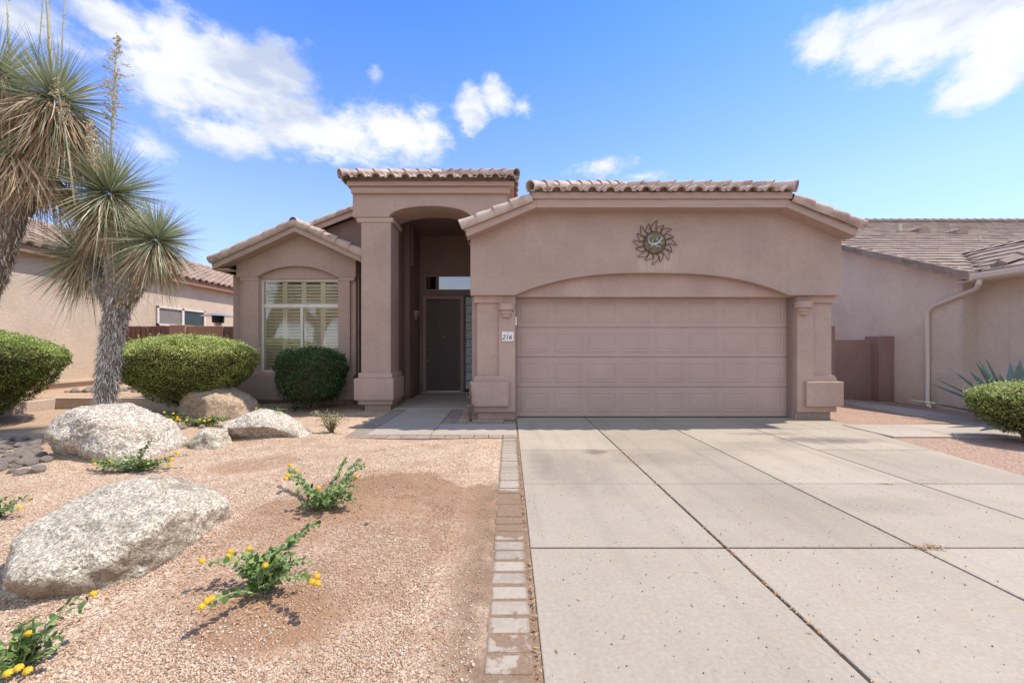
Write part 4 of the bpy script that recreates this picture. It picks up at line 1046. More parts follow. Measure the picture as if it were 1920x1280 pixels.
# roof (flat tiles as stepped courses)
def flat_courses(mb, O, U, V, poly, course=.33, width=.30, lip=.028):
    O = Vector(O); U = Vector(U).normalized(); V = Vector(V).normalized(); Nn = U.cross(V).normalized()
    if Nn.z < 0: Nn = -Nn
    us = [p[0] for p in poly]; u0, u1 = min(us), max(us)
    n = int((u1-u0)/width)
    for k in range(n):
        ua = u0+k*width; ub = ua+width
        r = vrange(poly, (ua+ub)/2)
        if not r or r[1]-r[0] < .05: continue
        v = math.floor(r[0]/course)*course; off = course*.0
        while v < r[1]-1e-4:
            va = max(v, r[0]); vb = min(v+course+.02, r[1])
            lf = lip+random.uniform(-.005, .006); g_ = .004
            vs = [O+U*(ua+g_)+V*va+Nn*lf, O+U*(ub-g_)+V*va+Nn*lf, O+U*(ub-g_)+V*vb+Nn*.004, O+U*(ua+g_)+V*vb+Nn*.004, O+U*(ua+g_)+V*va-Nn*.01, O+U*(ub-g_)+V*va-Nn*.01]
            mb.add(vs, [(0, 1, 2, 3), (1, 0, 4, 5)])
            v += course
hr = math.hypot(1, RP)
ex = WX-.28
mb = MB(); mb.add([(ex, re_y, re_z), (24, re_y, re_z), (24, ridge_y, rz(ridge_y)), (ex, ridge_y, rz(ridge_y)), (ex, 24, re_z), (24, 24, re_z)], [(0, 1, 2, 3), (3, 2, 5, 4)])
rr_ = obj('roof', mb, M['deck'], rn)
mb = MB(); flat_courses(mb, (ex, re_y, re_z+.01), (1, 0, 0), (0, 1, RP), [(0, 0), (14, 0), (14, (ridge_y-re_y)*hr), (0, (ridge_y-re_y)*hr)], .33, .33)
obj('tiles', mb, M['flat_tile'], rr_)
mb = MB()
for k in range(int((ridge_y-re_y)/.31)):      # rake tiles, an L shape over the barge board
    y0 = re_y+k*.31; y1 = y0+.315; za_, zb_ = rz(y0)+.055, rz(y1)+.03
    mb.add([(ex-.05, y0, za_), (ex+.10, y0, za_), (ex+.10, y1, zb_), (ex-.05, y1, zb_), (ex-.05, y0, za_-.155), (ex-.05, y1, zb_-.145), (ex+.10, y0, za_-.04)], [(0, 1, 2, 3), (0, 3, 5, 4), (0, 4, 6, 1)])
for k in range(46):
    x0 = ex+k*.33; mb.tube([(x0, ridge_y, rz(ridge_y)+.05+.02), (x0+.36, ridge_y, rz(ridge_y)+.04)], .10, 8)
obj('rake_tiles', mb, M['flat_tile'], rr_)
mb = MB(); n = 3
mb.prism_x([(re_y-.02, re_z-.13), (ridge_y, rz(ridge_y)-.13), (ridge_y, rz(ridge_y)-.0), (re_y-.02, re_z-.0)], ex-.03, ex+.0)
mb.prism_x([(re_y-.02, re_z-.10), (ridge_y, rz(ridge_y)-.10), (ridge_y, rz(ridge_y)-.08), (re_y-.02, re_z-.08)], ex+.0, WX)
obj('barge_board', mb, M['gutter'], rn)
# wing roof: slope rising to the right from a gutter that runs toward the street
wg_x = 8.88; wgz = 2.66
mb = MB(); Wd = 4.0
mb.add([(wg_x, 3.9, wgz), (wg_x, re_y, wgz), (wg_x+1.8, re_y+1.8, wgz+RP*1.8), (wg_x+1.8, 3.9, wgz+RP*1.8), (wg_x+3.6, 3.9, wgz), (wg_x+3.6, re_y, wgz)], [(0, 1, 2, 3), (3, 2, 5, 4)])
wr = obj('wing_roof', mb, M['deck'], rn)
mb = MB(); flat_courses(mb, (wg_x, 3.9, wgz+.03), (0, 1, 0), (1, 0, RP), [(0, 0), (re_y-3.9, 0), (re_y-3.9+1.8, 1.8*hr), (0, 1.8*hr)], .33, .33)
obj('tiles', mb, M['flat_tile'], wr)
mb = MB()
for k in range(5):
    a0 = (wg_x+.08+k*.33, 7.32-k*.02, wgz+RP*(.08+k*.33)+.14); a1 = (wg_x+.08+k*.33+.34, 7.30-k*.02, wgz+RP*(.08+k*.33+.34)+.11)
    mb.add([(a0[0], a0[1]-.13, a0[2]-.05), (a0[0], a0[1], a0[2]+.03), (a0[0], a0[1]+.13, a0[2]-.05), (a1[0], a1[1]-.13, a1[2]-.05), (a1[0], a1[1], a1[2]+.03), (a1[0], a1[1]+.13, a1[2]-.05),
            (a0[0], a0[1]-.13, a0[2]-.09), (a0[0], a0[1]+.13, a0[2]-.09)], [(0, 1, 4, 3), (1, 2, 5, 4), (0, 6, 7, 2, 1)])
for k in range(17):
    y0 = 3.9+k*.33; zt_ = wgz+RP*1.8; mb.add([(wg_x+1.66, y0, zt_+.02), (wg_x+1.8, y0, zt_+.10), (wg_x+1.94, y0, zt_+.02), (wg_x+1.66, y0+.35, zt_+.0), (wg_x+1.8, y0+.35, zt_+.075), (wg_x+1.94, y0+.35, zt_+.0)], [(0, 1, 4, 3), (1, 2, 5, 4), (0, 1, 2)])
obj('hip_caps', mb, M['flat_tile'], wr)
mb = MB().prism([(wg_x-.11, wgz-.10), (wg_x-.05, wgz-.135), (wg_x+.0, wgz-.135), (wg_x+.0, wgz+.0), (wg_x-.12, wgz+.0), (wg_x-.125, wgz-.04)], 3.8, 7.62)
mb.box(wg_x, 9.34, 3.9, 7.98, wgz-.13, wgz-.10)
gt = obj('gutter', mb, M['gutter'], rn, bevel=.004)
mb = MB(); dpx = WX-.05
mb.tube([(wg_x-.05, 7.50, wgz-.12), (wg_x-.04, 7.53, wgz-.20), (dpx-.01, 7.70, wgz-.27), (dpx-.01, 8.48, 2.15), (dpx-.01, 8.60, 2.02), (dpx-.01, 8.60, .12), (dpx-.05, 8.55, .03), (dpx-.16, 8.42, .02)], .042, 8)
obj('downpipe', mb, M['gutter'], rn, smooth=True)
for k, (vx, vy, r_, h_) in enumerate(((12.9, 13.2, .05, .25), (13.35, 13.0, .0, .0), (14.1, 12.6, 0, 0), (13.3, 11.3, .03, .18))):
    if r_: obj('vent_pipe', MB().tube([(vx, vy, rz(vy)-.1), (vx, vy, rz(vy)+h_)], r_, 10), M['gutter'], rr_)
    else: obj('roof_vent', MB().prism([(vx-.20, rz(vy)-.05), (vx+.20, rz(vy)-.05), (vx+.17, rz(vy)+.12), (vx, rz(vy)+.18), (vx-.17, rz(vy)+.12)], vy-.15, vy+.35), M['tile_left'], rr_)

# block walls between the houses
def top(o, label, cat, group=None): return tag(o, label, cat, group)
bw = thing('garden_wall', 'low rose brown stucco wall closing the gap to the right neighbour', 'wall', (8, 9.6, 0))
obj('wall_panel', MB().box(7.4, 8.75, 9.62, 9.77, -.05, wz(637, 9.62)), M['block_wall'], bw, bevel=.01)
obj('end_post', MB().box(8.70, 9.045, 9.40, 9.80, -.05, 1.27+.26), M['block_wall'], bw, bevel=.01)
o = obj('garden_wall', MB().box(5.765, 7.5, 9.2, 9.36, -.05, wz(610, 9.2)), M['block_wall'], origin=(6.5, 9.3, 0), bevel=.01); tag(o, 'taller rose brown wall just behind the right garage pillar', 'wall')

# ------------------------------------------------------------------ left neighbour
ln = thing('neighbour_house', 'sunlit tan stucco neighbour house on the left behind the yuccas', 'house', (-10.7, 11, .2))
LX = -10.6; LE = 3.33; lex = -10.38; LP = .43
obj('side_wall', MB().box(LX-.2, LX, 3.5, 26, 0, LE), M['tan_stucco'], ln)
obj('front_wall', MB().box(LX-8, LX-.2, 3.5, 3.7, 0, LE), M['tan_stucco'], ln)
obj('fascia', MB().box(lex-.04, lex, 3.0, 26, LE-.02, LE+.14).box(LX, lex-.04, 3.0, 26, LE-.02, LE), M['orange_wall'], ln)
mb = MB(); rxx = -13.0; rzz = LE+.15+LP*(lex-rxx)
mb.add([(lex, 2.9, LE+.14), (lex, 26, LE+.14), (rxx, 26, rzz), (rxx, 2.9, rzz), (rxx-3, 2.9, LE+.1), (rxx-3, 26, LE+.1)], [(0, 1, 2, 3), (3, 2, 5, 4)])
lr = obj('roof', mb, M['deck'], ln)
hl = math.hypot(1, LP)
tiled('tiles', lr, [((lex+.05, 2.9, LE+.13), (0, 1, 0), (-1, 0, LP), [(0, 0), (22, 0), (22, 2.85*hl), (0, 2.85*hl)])], M['tile_left'], pitch=.28, course=.36)
mb = MB(); caps(mb, (rxx, 26, rzz+.05), (rxx, 2.9, rzz+.05), .11, .4); obj('ridge_caps', mb, M['tile_left'], lr)
obj('vent_pipe', MB().tube([(-11.2, 16.6, LE), (-11.2, 16.6, LE+.9)], .04, 8), M['gutter'], lr)
ya, yb = 12.0, 13.9; za_, zb_ = wz(612, 12.8), wz(578, 12.8)
wn = obj('window', MB().box(LX, LX+.05, ya, yb, zb_-.05, zb_).box(LX, LX+.05, ya, yb, za_, za_+.05).box(LX, LX+.05, ya, ya+.06, za_, zb_).box(LX, LX+.05, yb-.06, yb, za_, zb_).box(LX, LX+.05, (ya+yb)/2-.04, (ya+yb)/2+.04, za_, zb_), M['white'], ln)
obj('pane', MB().box(LX+.002, LX+.012, ya, (ya+yb)/2, za_, zb_), pmat('screened_glass', base=(.22, .19, .17), rough=.3), wn)
obj('pane', MB().box(LX+.003, LX+.013, (ya+yb)/2, yb, za_, zb_), pmat('dark_glass', base=(.03, .04, .04), rough=.08), wn)
obj('drip_ledge', MB().box(LX, LX+.06, 7.0, 11.0, .42, .47), M['tan_stucco'], ln)
# gate and walls in the left gap
gt_ = thing('wooden_gate', 'brown board gate between the left neighbour and the tan garden wall', 'gate', (-9.9, 11, .2))
ga, gb = wx(236, 11), wx(320, 11); gzt = wz(611, 11)
mb = MB(); n = 9
for k in range(n):
    a = ga+(gb-ga)*k/n; mb.box(a+.01, ga+(gb-ga)*(k+1)/n-.01, 11.0, 11.03, .24, gzt-random.uniform(0, .012))
obj('board_panel', mb, M['gate'], gt_)
obj('gate_frame', MB().box(ga, gb, 11.032, 11.07, .45, .55).box(ga, gb, 11.032, 11.07, 1.5, 1.6), M['gate'], gt_)
obj('gate_post', MB().box(ga-.07, ga-.002, 10.97, 11.07, .1, gzt+.02), M['tan_stucco'], gt_)
o = obj('garden_wall', MB().box(wx(321, 11), wx(350, 11), 10.93, 11.2, .05, wz(609, 10.93)).box(wx(350, 11)+.002, wx(418, 11), 11.0, 11.15, .05, wz(611, 11)), M['orange_wall'], origin=(-8.6, 11, .1), bevel=.01); tag(o, 'orange brown stucco garden wall between the board gate and the house', 'wall')
o = obj('side_gate', MB().box(wx(419, 11), -6.45, 11.02, 11.06, .1, wz(612, 11)), M['gate'], origin=(-7.2, 11, .1)); tag(o, 'dark brown side gate against the left corner of the mauve house', 'gate')
# patio heater behind the wall
hx_, hy_ = wx(409, 12.6), 12.6
ph = thing('patio_heater', 'steel patio heater with a wide round hood behind the garden wall', 'patio heater', (hx_, hy_, .2))
obj('hood', MB().lathe((hx_, hy_, 0), [(.45, wz(593, hy_)), (.40, wz(591, hy_)), (.10, wz(587.5, hy_)), (.001, wz(587, hy_))], 24), M['steel'], ph, smooth=True)
obj('burner', MB().lathe((hx_, hy_, 0), [(.16, wz(605, hy_)), (.17, wz(592, hy_)), (.12, wz(590.5, hy_))], 16), M['black'], ph)
obj('burner_head', MB().lathe((hx_, hy_, 0), [(.05, wz(612, hy_)), (.10, wz(610, hy_)), (.12, wz(605, hy_)), (.10, wz(604, hy_))], 16), M['steel'], ph)
obj('pole', MB().tube([(hx_, hy_, .2), (hx_, hy_, wz(611, hy_))], .035, 10), M['steel'], ph)
# retaining curb
rc = MB(); rc.box(-9.4, -5.95, 8.16, 8.30, -.05, .235); rc.box(-6.1, -5.95, 8.30, 8.9, -.05, .235); rc.box(-9.4, -9.25, 5.9, 8.16, -.05, .22)
o = obj('retaining_wall', rc, M['smooth_tan'], origin=(-7.5, 8.2, 0), bevel=.01); tag(o, 'low tan concrete retaining wall behind the yucca and clipped hedge', 'wall')
# meter box peeping out
o = obj('hose_bib', MB().tube([(-6.30, 9.28, .55), (-6.30, 9.15, .55), (-6.30, 9.12, .48)], .025, 8).box(-6.36, -6.24, 9.24, 9.29, .42, .66), M['steel'], origin=(-6.3, 9.2, .5)); tag(o, 'small grey pipe fitting at the left corner of the mauve house', 'pipe')

# ------------------------------------------------------------------ boulders
def ico(sub):
    bm = bmesh.new(); bmesh.ops.create_icosphere(bm, subdivisions=sub, radius=1.0)
    V = np.array([v.co[:] for v in bm.verts]); Fc = np.array([[v.index for v in f.verts] for f in bm.faces]); bm.free(); return V, Fc
ICO = {s: ico(s) for s in (2, 3, 5, 6)}
def rock(name, loc, planes, mat, label=None, sub=6, seed=0, rough=.03, sharp=14, cat='boulder', yaw=0):
    """planes: (nx, ny, nz, d): the stone is the smooth intersection of half spaces round its centre"""
    D_, Fc = ICO[sub]
    acc = np.zeros(len(D_))
    for (a, b, c, d) in planes:
        nrm = np.array((a, b, c), float); nrm /= np.linalg.norm(nrm)
        k = np.clip(D_ @ nrm, 0, None)/d
        acc += k**sharp
    r = acc**(-1/sharp)
    V = D_ * r[:, None]
    size = V.max(0) - V.min(0); sc = size.mean()
    out = []
    for v, d in zip(V, D_):
        p = Vector(v)*(1/sc) + Vector((seed*3.1, seed*1.7, 0))
        n = mnoise.fractal(p*2.2, 1.0, 2.0, 3)*1.0 + mnoise.fractal(p*9, .9, 2.1, 4)*.38 + (mnoise.noise(p*30))*.20 + abs(mnoise.noise(p*4))*-.25
        out.append(v + d*n*rough*sc*2)
    V = np.array(out)
    cy, sy_ = math.cos(yaw), math.sin(yaw)
    V = np.stack([V[:, 0]*cy-V[:, 1]*sy_, V[:, 0]*sy_+V[:, 1]*cy, V[:, 2]], -1)
    o = npobj(name, V + np.array(loc), Fc, mat, smooth=True, origin=loc)
    if label: tag(o, label, cat)
    return o
# front left slab
rock('boulder', (-2.37, 2.42, .12), [(-.16, -.24, 1, .215), (-.05, -.32, 1, .215), (.35, .3, 1, .30), (-1, .1, .25, .42), (-.75, 1, .3, .40), (-.2, 1, .2, .50), (.75, .6, .15, .56), (1, .05, .1, .47), (.85, -.7, -.1, .50),
     (0, -1, .10, .53), (-.6, -1, .10, .43), (-1, -.5, .1, .44), (0, 0, -1, .30), (-.35, -.6, 1, .32), (.2, -1, -.6, .46), (-.6, -.8, -.5, .47), (.5, -1, .8, .44)], M['granite_big'], 'broad flat speckled boulder in the near left corner of the yard', seed=3, rough=.024, sharp=26)
rock('boulder', (-4.74, 4.70, .26), [(0, -.1, 1, .29), (.5, 0, 1, .27), (-.9, -.1, .42, .46), (-1, 0, -.2, .54), (1, -.1, .80, .38), (1, 0, 0, .66), (0, -1, .18, .36), (-.6, -1, -.1, .46), (.6, -1, .5, .42), (0, 1, .1, .38), (0, 0, -1, .35), (-.2, -.8, .6, .34), (-.4, -1, -.7, .34)],
     M['granite'], 'large pale grey boulder in front of the yucca trunk', seed=8, rough=.026, sharp=30)
rock('boulder', (-5.42, 7.28, .24), [(0, -.1, 1, .29), (.6, -.1, 1, .29), (-.5, 0, 1, .34), (-1, -.2, .2, .50), (1, -.1, .35, .54), (-.35, -1, .15, .28), (.5, -1, .2, .38), (0, 1, 0, .4), (0, 0, -1, .3), (.1, -.6, 1, .28), (1, -.5, .9, .44)],
     M['granite_tan'], 'tan angular boulder between the clipped hedge and the dark shrub', seed=5, rough=.016, sub=5, sharp=44)
rock('boulder', (-3.52, 5.56, .13), [(-.15, -.15, 1, .20), (.32, -.1, 1, .19), (-.9, -.1, .3, .46), (-.6, 0, 1, .27), (1, -.2, .35, .58), (0, -1, -.35, .24), (-.5, -1, .3, .36), (0, -.8, 1, .22), (0, 1, 0, .32), (0, 0, -1, .2), (.7, -.9, .3, .40), (.8, 0, 1, .32), (.1, -1, -.7, .17)],
     M['granite'], 'low white wedge shaped boulder in the middle of the yard', seed=12, rough=.024, sub=6, sharp=32)
rock('boulder', (-3.83, 5.12, .085), [(0, 0, 1, .12), (1, 0, .3, .17), (-1, 0, .3, .19), (0, -1, .3, .13), (0, 1, 0, .14), (0, 0, -1, .12), (-.6, -.6, .8, .15), (.6, -.6, .6, .15), (-.8, 0, -.6, .16)],
     M['granite_big'], 'small dark speckled rock left of the low white boulder', seed=21, rough=.03, sub=5, sharp=18)
# cobbles of the dry creek bed
cv, cf = ICO[3]
protos = []
for k in range(4):
    s_ = rng.uniform(.75, 1.1, 3) * np.array((1, .85, .68))
    V = cv * s_ + np.array([[mnoise.noise(Vector(p)*1.3+Vector((k*5, 0, 0)))*.22 for _ in range(1)]*3 for p in cv])
    me = bpy.data.meshes.new('river_rock'); me.from_pydata(V.tolist(), [], cf.tolist()); me.materials.append(M['cobble'])
    me.polygons.foreach_set('use_smooth', [True]*len(me.polygons)); protos.append(me)
placed = []
def put_cobble(x, y, s, zoff=0):
    o = bpy.data.objects.new('river_rock', protos[len(placed) % 4]); C.objects.link(o)
    o.location = (x, y, float(H(x, y)) + s*.25 + zoff); o.scale = (s, s, s); o.rotation_euler = (random.uniform(-.2, .2), random.uniform(-.2, .2), random.uniform(0, 6))
    placed.append((x, y, s)); return o
def scatter(n, fn, smin, smax, label, group, zoff=0):
    c = 0; tries = 0
    while c < n and tries < n*40:
        tries += 1; x, y = fn(); s = random.uniform(smin, smax)
        if any((x-a)**2+(y-b)**2 < ((s+q)*.72)**2 for a, b, q in placed): continue
        tag(put_cobble(x, y, s, zoff), label, 'rock', group); c += 1
def creek():
    v = random.random(); yy = 3.9 + 1.6*v; return (-wx(0, yy)*-1 + random.uniform(-.6, .55)*.9, yy)
scatter(85, creek, .035, .085, 'smooth grey cobble in the dry creek bed at the left edge', 'cobbles in the dry creek bed')
scatter(26, lambda: (random.uniform(-5.9, -4.9), random.uniform(6.3, 7.3)), .05, .10, 'rounded cobble on the ground behind the large pale boulder', 'cobbles under the clipped hedge')
scatter(22, lambda: (random.uniform(-10.3, -8.6), random.uniform(9.1, 9.5)), .05, .10, 'flat cobble lying along the foot of the left neighbour wall', 'cobbles by the neighbour wall', 0.0)

# ------------------------------------------------------------------ leaves
def leaf_quads(Pn, Dn, Up, L, W_, cup=.0):
    """diamond-ish leaves: base at P, along D, width along Up x D. returns V,F"""
    S_ = np.cross(Dn, Up); S_ /= np.linalg.norm(S_, axis=1, keepdims=True)+1e-9
    L = L[:, None]; W_ = W_[:, None]
    a = Pn; b = Pn + Dn*L*.45 + S_*W_; c = Pn + Dn*L; d = Pn + Dn*L*.45 - S_*W_
    V = np.stack([a, b, c, d], 1).reshape(-1, 3)
    Fc = np.arange(len(V)).reshape(-1, 4)
    return V, Fc
def unit(a): return a/(np.linalg.norm(a, axis=1, keepdims=True)+1e-9)
def hedge(name, label, cx, cy, prof, n, mat, leaf=.03, cat='hedge', sq=(1, 1), seed=1, lump=.05, cored=.86, z0=0.0, ntw=16, trunk_r=.025, phase=0.0):
    """prof: list of (radius, height) from the lower rim up to the top centre"""
    r_ = np.random.default_rng(seed)
    root = thing(name, label, cat, (cx, cy, z0))
    pr = np.array(prof, float)
    seg = np.diff(pr, axis=0); ln_ = np.hypot(seg[:, 0], seg[:, 1]); area = ln_*(pr[:-1, 0]+pr[1:, 0])/2+1e-6
    pick = r_.choice(len(area), n, p=area/area.sum()); tt = r_.random(n)
    ra, rb = pr[pick, 0], pr[pick+1, 0]
    tt = np.where(rb < ra, 1-np.sqrt(np.clip(1-tt*(1-(rb/np.maximum(ra, 1e-6))**2), 0, 1)) if False else tt, tt)
    rad = ra+(rb-ra)*tt; z = pr[pick, 1]+(pr[pick+1, 1]-pr[pick, 1])*tt
    th = r_.uniform(0, 2*PI, n)
    nr_ = seg[pick, 1]/ln_[pick]; nz_ = -seg[pick, 0]/ln_[pick]
    Nn = np.stack([np.cos(th)*nr_, np.sin(th)*nr_, nz_], -1)
    lumpv = lump*(np.sin(th*5+z*7+phase)+np.sin(th*11-z*13+seed)*.6+np.sin(z*25+th*3)*.4) + lump*.8*np.sin(th*23+z*31)*.5
    depth = r_.exponential(.04, n)
    Pn = np.stack([rad*np.cos(th)*sq[0], rad*np.sin(th)*sq[1], z], -1) + Nn*(lumpv-depth+.02)[:, None]
    stray = r_.random(n) < .03; Pn[stray] += Nn[stray]*r_.uniform(.02, .08, (stray.sum(), 1))
    Dn = unit(Nn*.45 + r_.normal(0, .75, (n, 3)) + np.array((0, 0, .2)))
    Up = unit(Nn*.9 + r_.normal(0, .5, (n, 3)) + np.array((0, 0, .3)))
    L = r_.uniform(.7, 1.35, n)*leaf; W_ = L*r_.uniform(.24, .36, n)
    V, Fc = leaf_quads(Pn + np.array((cx, cy, z0)), Dn, Up, L, W_)
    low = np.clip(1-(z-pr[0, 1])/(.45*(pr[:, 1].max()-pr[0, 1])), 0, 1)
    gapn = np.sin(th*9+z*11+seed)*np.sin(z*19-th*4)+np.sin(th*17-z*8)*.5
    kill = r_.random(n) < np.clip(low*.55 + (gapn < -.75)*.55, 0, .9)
    # clumps of tone, browner low leaves; sunlit tops and shaded depths painted in
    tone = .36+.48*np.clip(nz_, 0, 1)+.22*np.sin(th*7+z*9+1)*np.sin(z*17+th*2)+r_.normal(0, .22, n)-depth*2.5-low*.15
    kp = ~kill; V = V.reshape(n, 4, 3)[kp].reshape(-1, 3); Fc = np.arange(len(V)).reshape(-1, 4)
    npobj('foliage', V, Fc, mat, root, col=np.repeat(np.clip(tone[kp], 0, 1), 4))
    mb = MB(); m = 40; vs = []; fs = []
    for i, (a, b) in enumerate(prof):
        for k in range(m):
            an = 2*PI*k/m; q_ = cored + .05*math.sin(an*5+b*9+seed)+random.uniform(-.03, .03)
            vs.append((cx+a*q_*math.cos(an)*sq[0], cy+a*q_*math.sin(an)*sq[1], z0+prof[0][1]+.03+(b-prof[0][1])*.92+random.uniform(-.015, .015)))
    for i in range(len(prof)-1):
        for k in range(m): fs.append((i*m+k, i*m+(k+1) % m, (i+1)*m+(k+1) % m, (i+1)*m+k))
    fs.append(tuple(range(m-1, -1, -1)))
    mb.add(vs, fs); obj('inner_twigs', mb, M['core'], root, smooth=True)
    mb = MB(); zb_ = prof[0][1]
    for k in range(ntw):
        an = random.uniform(0, 2*PI); r0 = random.uniform(0, .06); rt = prof[0][0]*random.uniform(.5, 1.05)
        p = [(cx+r0*math.cos(an), cy+r0*math.sin(an), z0-.03)]
        for q_ in (.35, .7, 1.15): p.append((cx+(r0+(rt-r0)*q_**1.3)*math.cos(an+q_*.3), cy+(r0+(rt-r0)*q_**1.3)*math.sin(an+q_*.3)*1.0, z0+(zb_+.15)*q_+random.uniform(-.02, .02)))
        mb.tube(p, [trunk_r, trunk_r*.8, trunk_r*.6, trunk_r*.4], 6)
    obj('stems', mb, M['twig'], root)
    return root
hx0 = wx(349, 7.5)
hedge('clipped_hedge', 'wide clipped green shrub with a domed top, right of the yucca trunk', hx0, 7.55,
      [(.28, .20), (.52, .32), (.80, .52), (1.06, .78), (1.17, .98), (1.21, 1.12), (1.15, 1.20), (.82, 1.36), (.4, 1.44), (0.01, 1.46)], 68000, M['hedge_leaf_bright'], .026, seed=4, sq=(.99, .8), lump=.022, ntw=26, cored=.84)
hedge('clipped_hedge', 'clipped green shrub cut off by the left edge of the photo', wx(-80, 6.6), 6.6,
      [(.42, .08), (.82, .36), (1.10, .66), (1.36, .98), (1.42, 1.10), (1.30, 1.22), (.85, 1.42), (.4, 1.52), (0.01, 1.54)], 62000, M['hedge_leaf'], .029, seed=9, sq=(1, .82), lump=.03, ntw=20)
hedge('shrub', 'dark green rounded shrub below the front window', wx(586, 8.25), 8.22,
      [(.34, .16), (.54, .30), (.62, .60), (.65, .92), (.56, 1.10), (.36, 1.18), (0.01, 1.21)], 20000, M['dark_leaf'], .034, cat='shrub', seed=14, lump=.03, ntw=12)
hedge('shrub', 'small rounded shrub with pale tips at the right edge of the photo', wx(1932, 5.35), 5.35,
      [(.20, .12), (.40, .26), (.54, .46), (.56, .58), (.46, .69), (.28, .75), (0.01, .77)], 24000, M['hedge_leaf_bright'], .024, cat='shrub', seed=18, lump=.02, ntw=12)

# ------------------------------------------------------------------ yuccas
def blades(Pb, Dn, L, W_, droop, nseg=5, fold=None):
    bend = rng.normal(0, .07, len(Pb))*L*(1+1.5*(rng.random(len(Pb)) < .12))
    """long tapering blades. Pb base, Dn direction, droop sideways fall in metres at the tip"""
    n = len(Pb); Vs = []
    side = np.cross(Dn, np.array((0, 0, 1.0))); bad = np.linalg.norm(side, axis=1) < .05; side[bad] = (1, 0, 0); side = unit(side)
    side0 = side.copy()
    rot = rng.uniform(-.9, .9, n)[:, None]; upv = np.cross(side, Dn); side = side*np.cos(rot)+upv*np.sin(rot)
    for i in range(nseg+1):
        t_ = i/nseg; wv = W_*(0.75+.5*min(t_*3, 1)-1.25*max(0, (t_-.25)/.75)**1.1)
        wv = np.maximum(wv, .0006)
        c = Pb + Dn*(L*t_)[:, None] + np.array((0, 0, -1.0))*(droop*t_**2)[:, None] + side0*(bend*t_**2)[:, None]
        Vs.append(c - side*wv[:, None]); Vs.append(c + side*wv[:, None])
    V = np.stack(Vs, 1).reshape(-1, 3); k = 2*(nseg+1)
    f = np.array([(2*i, 2*i+1, 2*i+3, 2*i+2) for i in range(nseg)])
    Fc = (f[None] + (np.arange(n)*k)[:, None, None]).reshape(-1, 4)
    return V, Fc, k
def head(parent, c, axis_, n, rad, seed, up=1.0, green_lo=-.55, skirt=260, skirt_len=.5, skirt_r=.13):
    r_ = np.random.default_rng(seed); c = np.array(c, float); ax_ = np.array(Vector(axis_).normalized())
    # green blades: polar angle from the axis up to slightly past horizontal
    cosang = r_.uniform(green_lo, 1.0, n); ph_ = r_.uniform(0, 2*PI, n)
    a = np.array(Vector(ax_).orthogonal().normalized()); b = np.cross(ax_, a)
    sn = np.sqrt(1-cosang**2)
    Dn = ax_*cosang[:, None] + (a*np.cos(ph_)[:, None]+b*np.sin(ph_)[:, None])*sn[:, None]
    Dn = unit(Dn + r_.normal(0, .06, (n, 3)))
    L = rad*r_.uniform(.78, 1.08, n); W_ = r_.uniform(.0045, .0078, n)
    dr = np.where(cosang < .30, (0.35-cosang)*.55*r_.uniform(.3, 1.4, n)*rad, .02*r_.random(n)); L = L*np.where(cosang < 0, r_.uniform(.9, 1.2, n), 1)
    Pb = c + Dn*.05 + ax_*(cosang*.05)[:, None]
    V, Fc, k = blades(Pb, Dn, L, W_, dr)
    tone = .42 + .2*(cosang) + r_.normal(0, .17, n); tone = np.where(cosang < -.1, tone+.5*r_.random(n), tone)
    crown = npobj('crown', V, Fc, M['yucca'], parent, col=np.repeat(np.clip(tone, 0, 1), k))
    if skirt:
        n2 = skirt; ph_ = r_.uniform(0, 2*PI, n2); t_ = r_.random(n2)
        out = np.stack([np.cos(ph_), np.sin(ph_), np.zeros(n2)], -1)
        Pb = c + out*(skirt_r*.5) - ax_*(t_*skirt_len*.75)[:, None]
        Dn = unit(out*r_.uniform(.2, 1.15, n2)[:, None]*(1-t_*.5)[:, None] + np.array((0, 0, -1.0)) + r_.normal(0, .10, (n2, 3)))
        V, Fc, k = blades(Pb, Dn, rad*r_.uniform(.45, 1.0, n2), r_.uniform(.005, .009, n2), r_.uniform(0, .05, n2))
        npobj('dry_leaves', V, Fc, M['yucca_dry'], crown, col=np.repeat(np.clip(r_.normal(.55, .22, n2), 0, 1), k))
    return crown
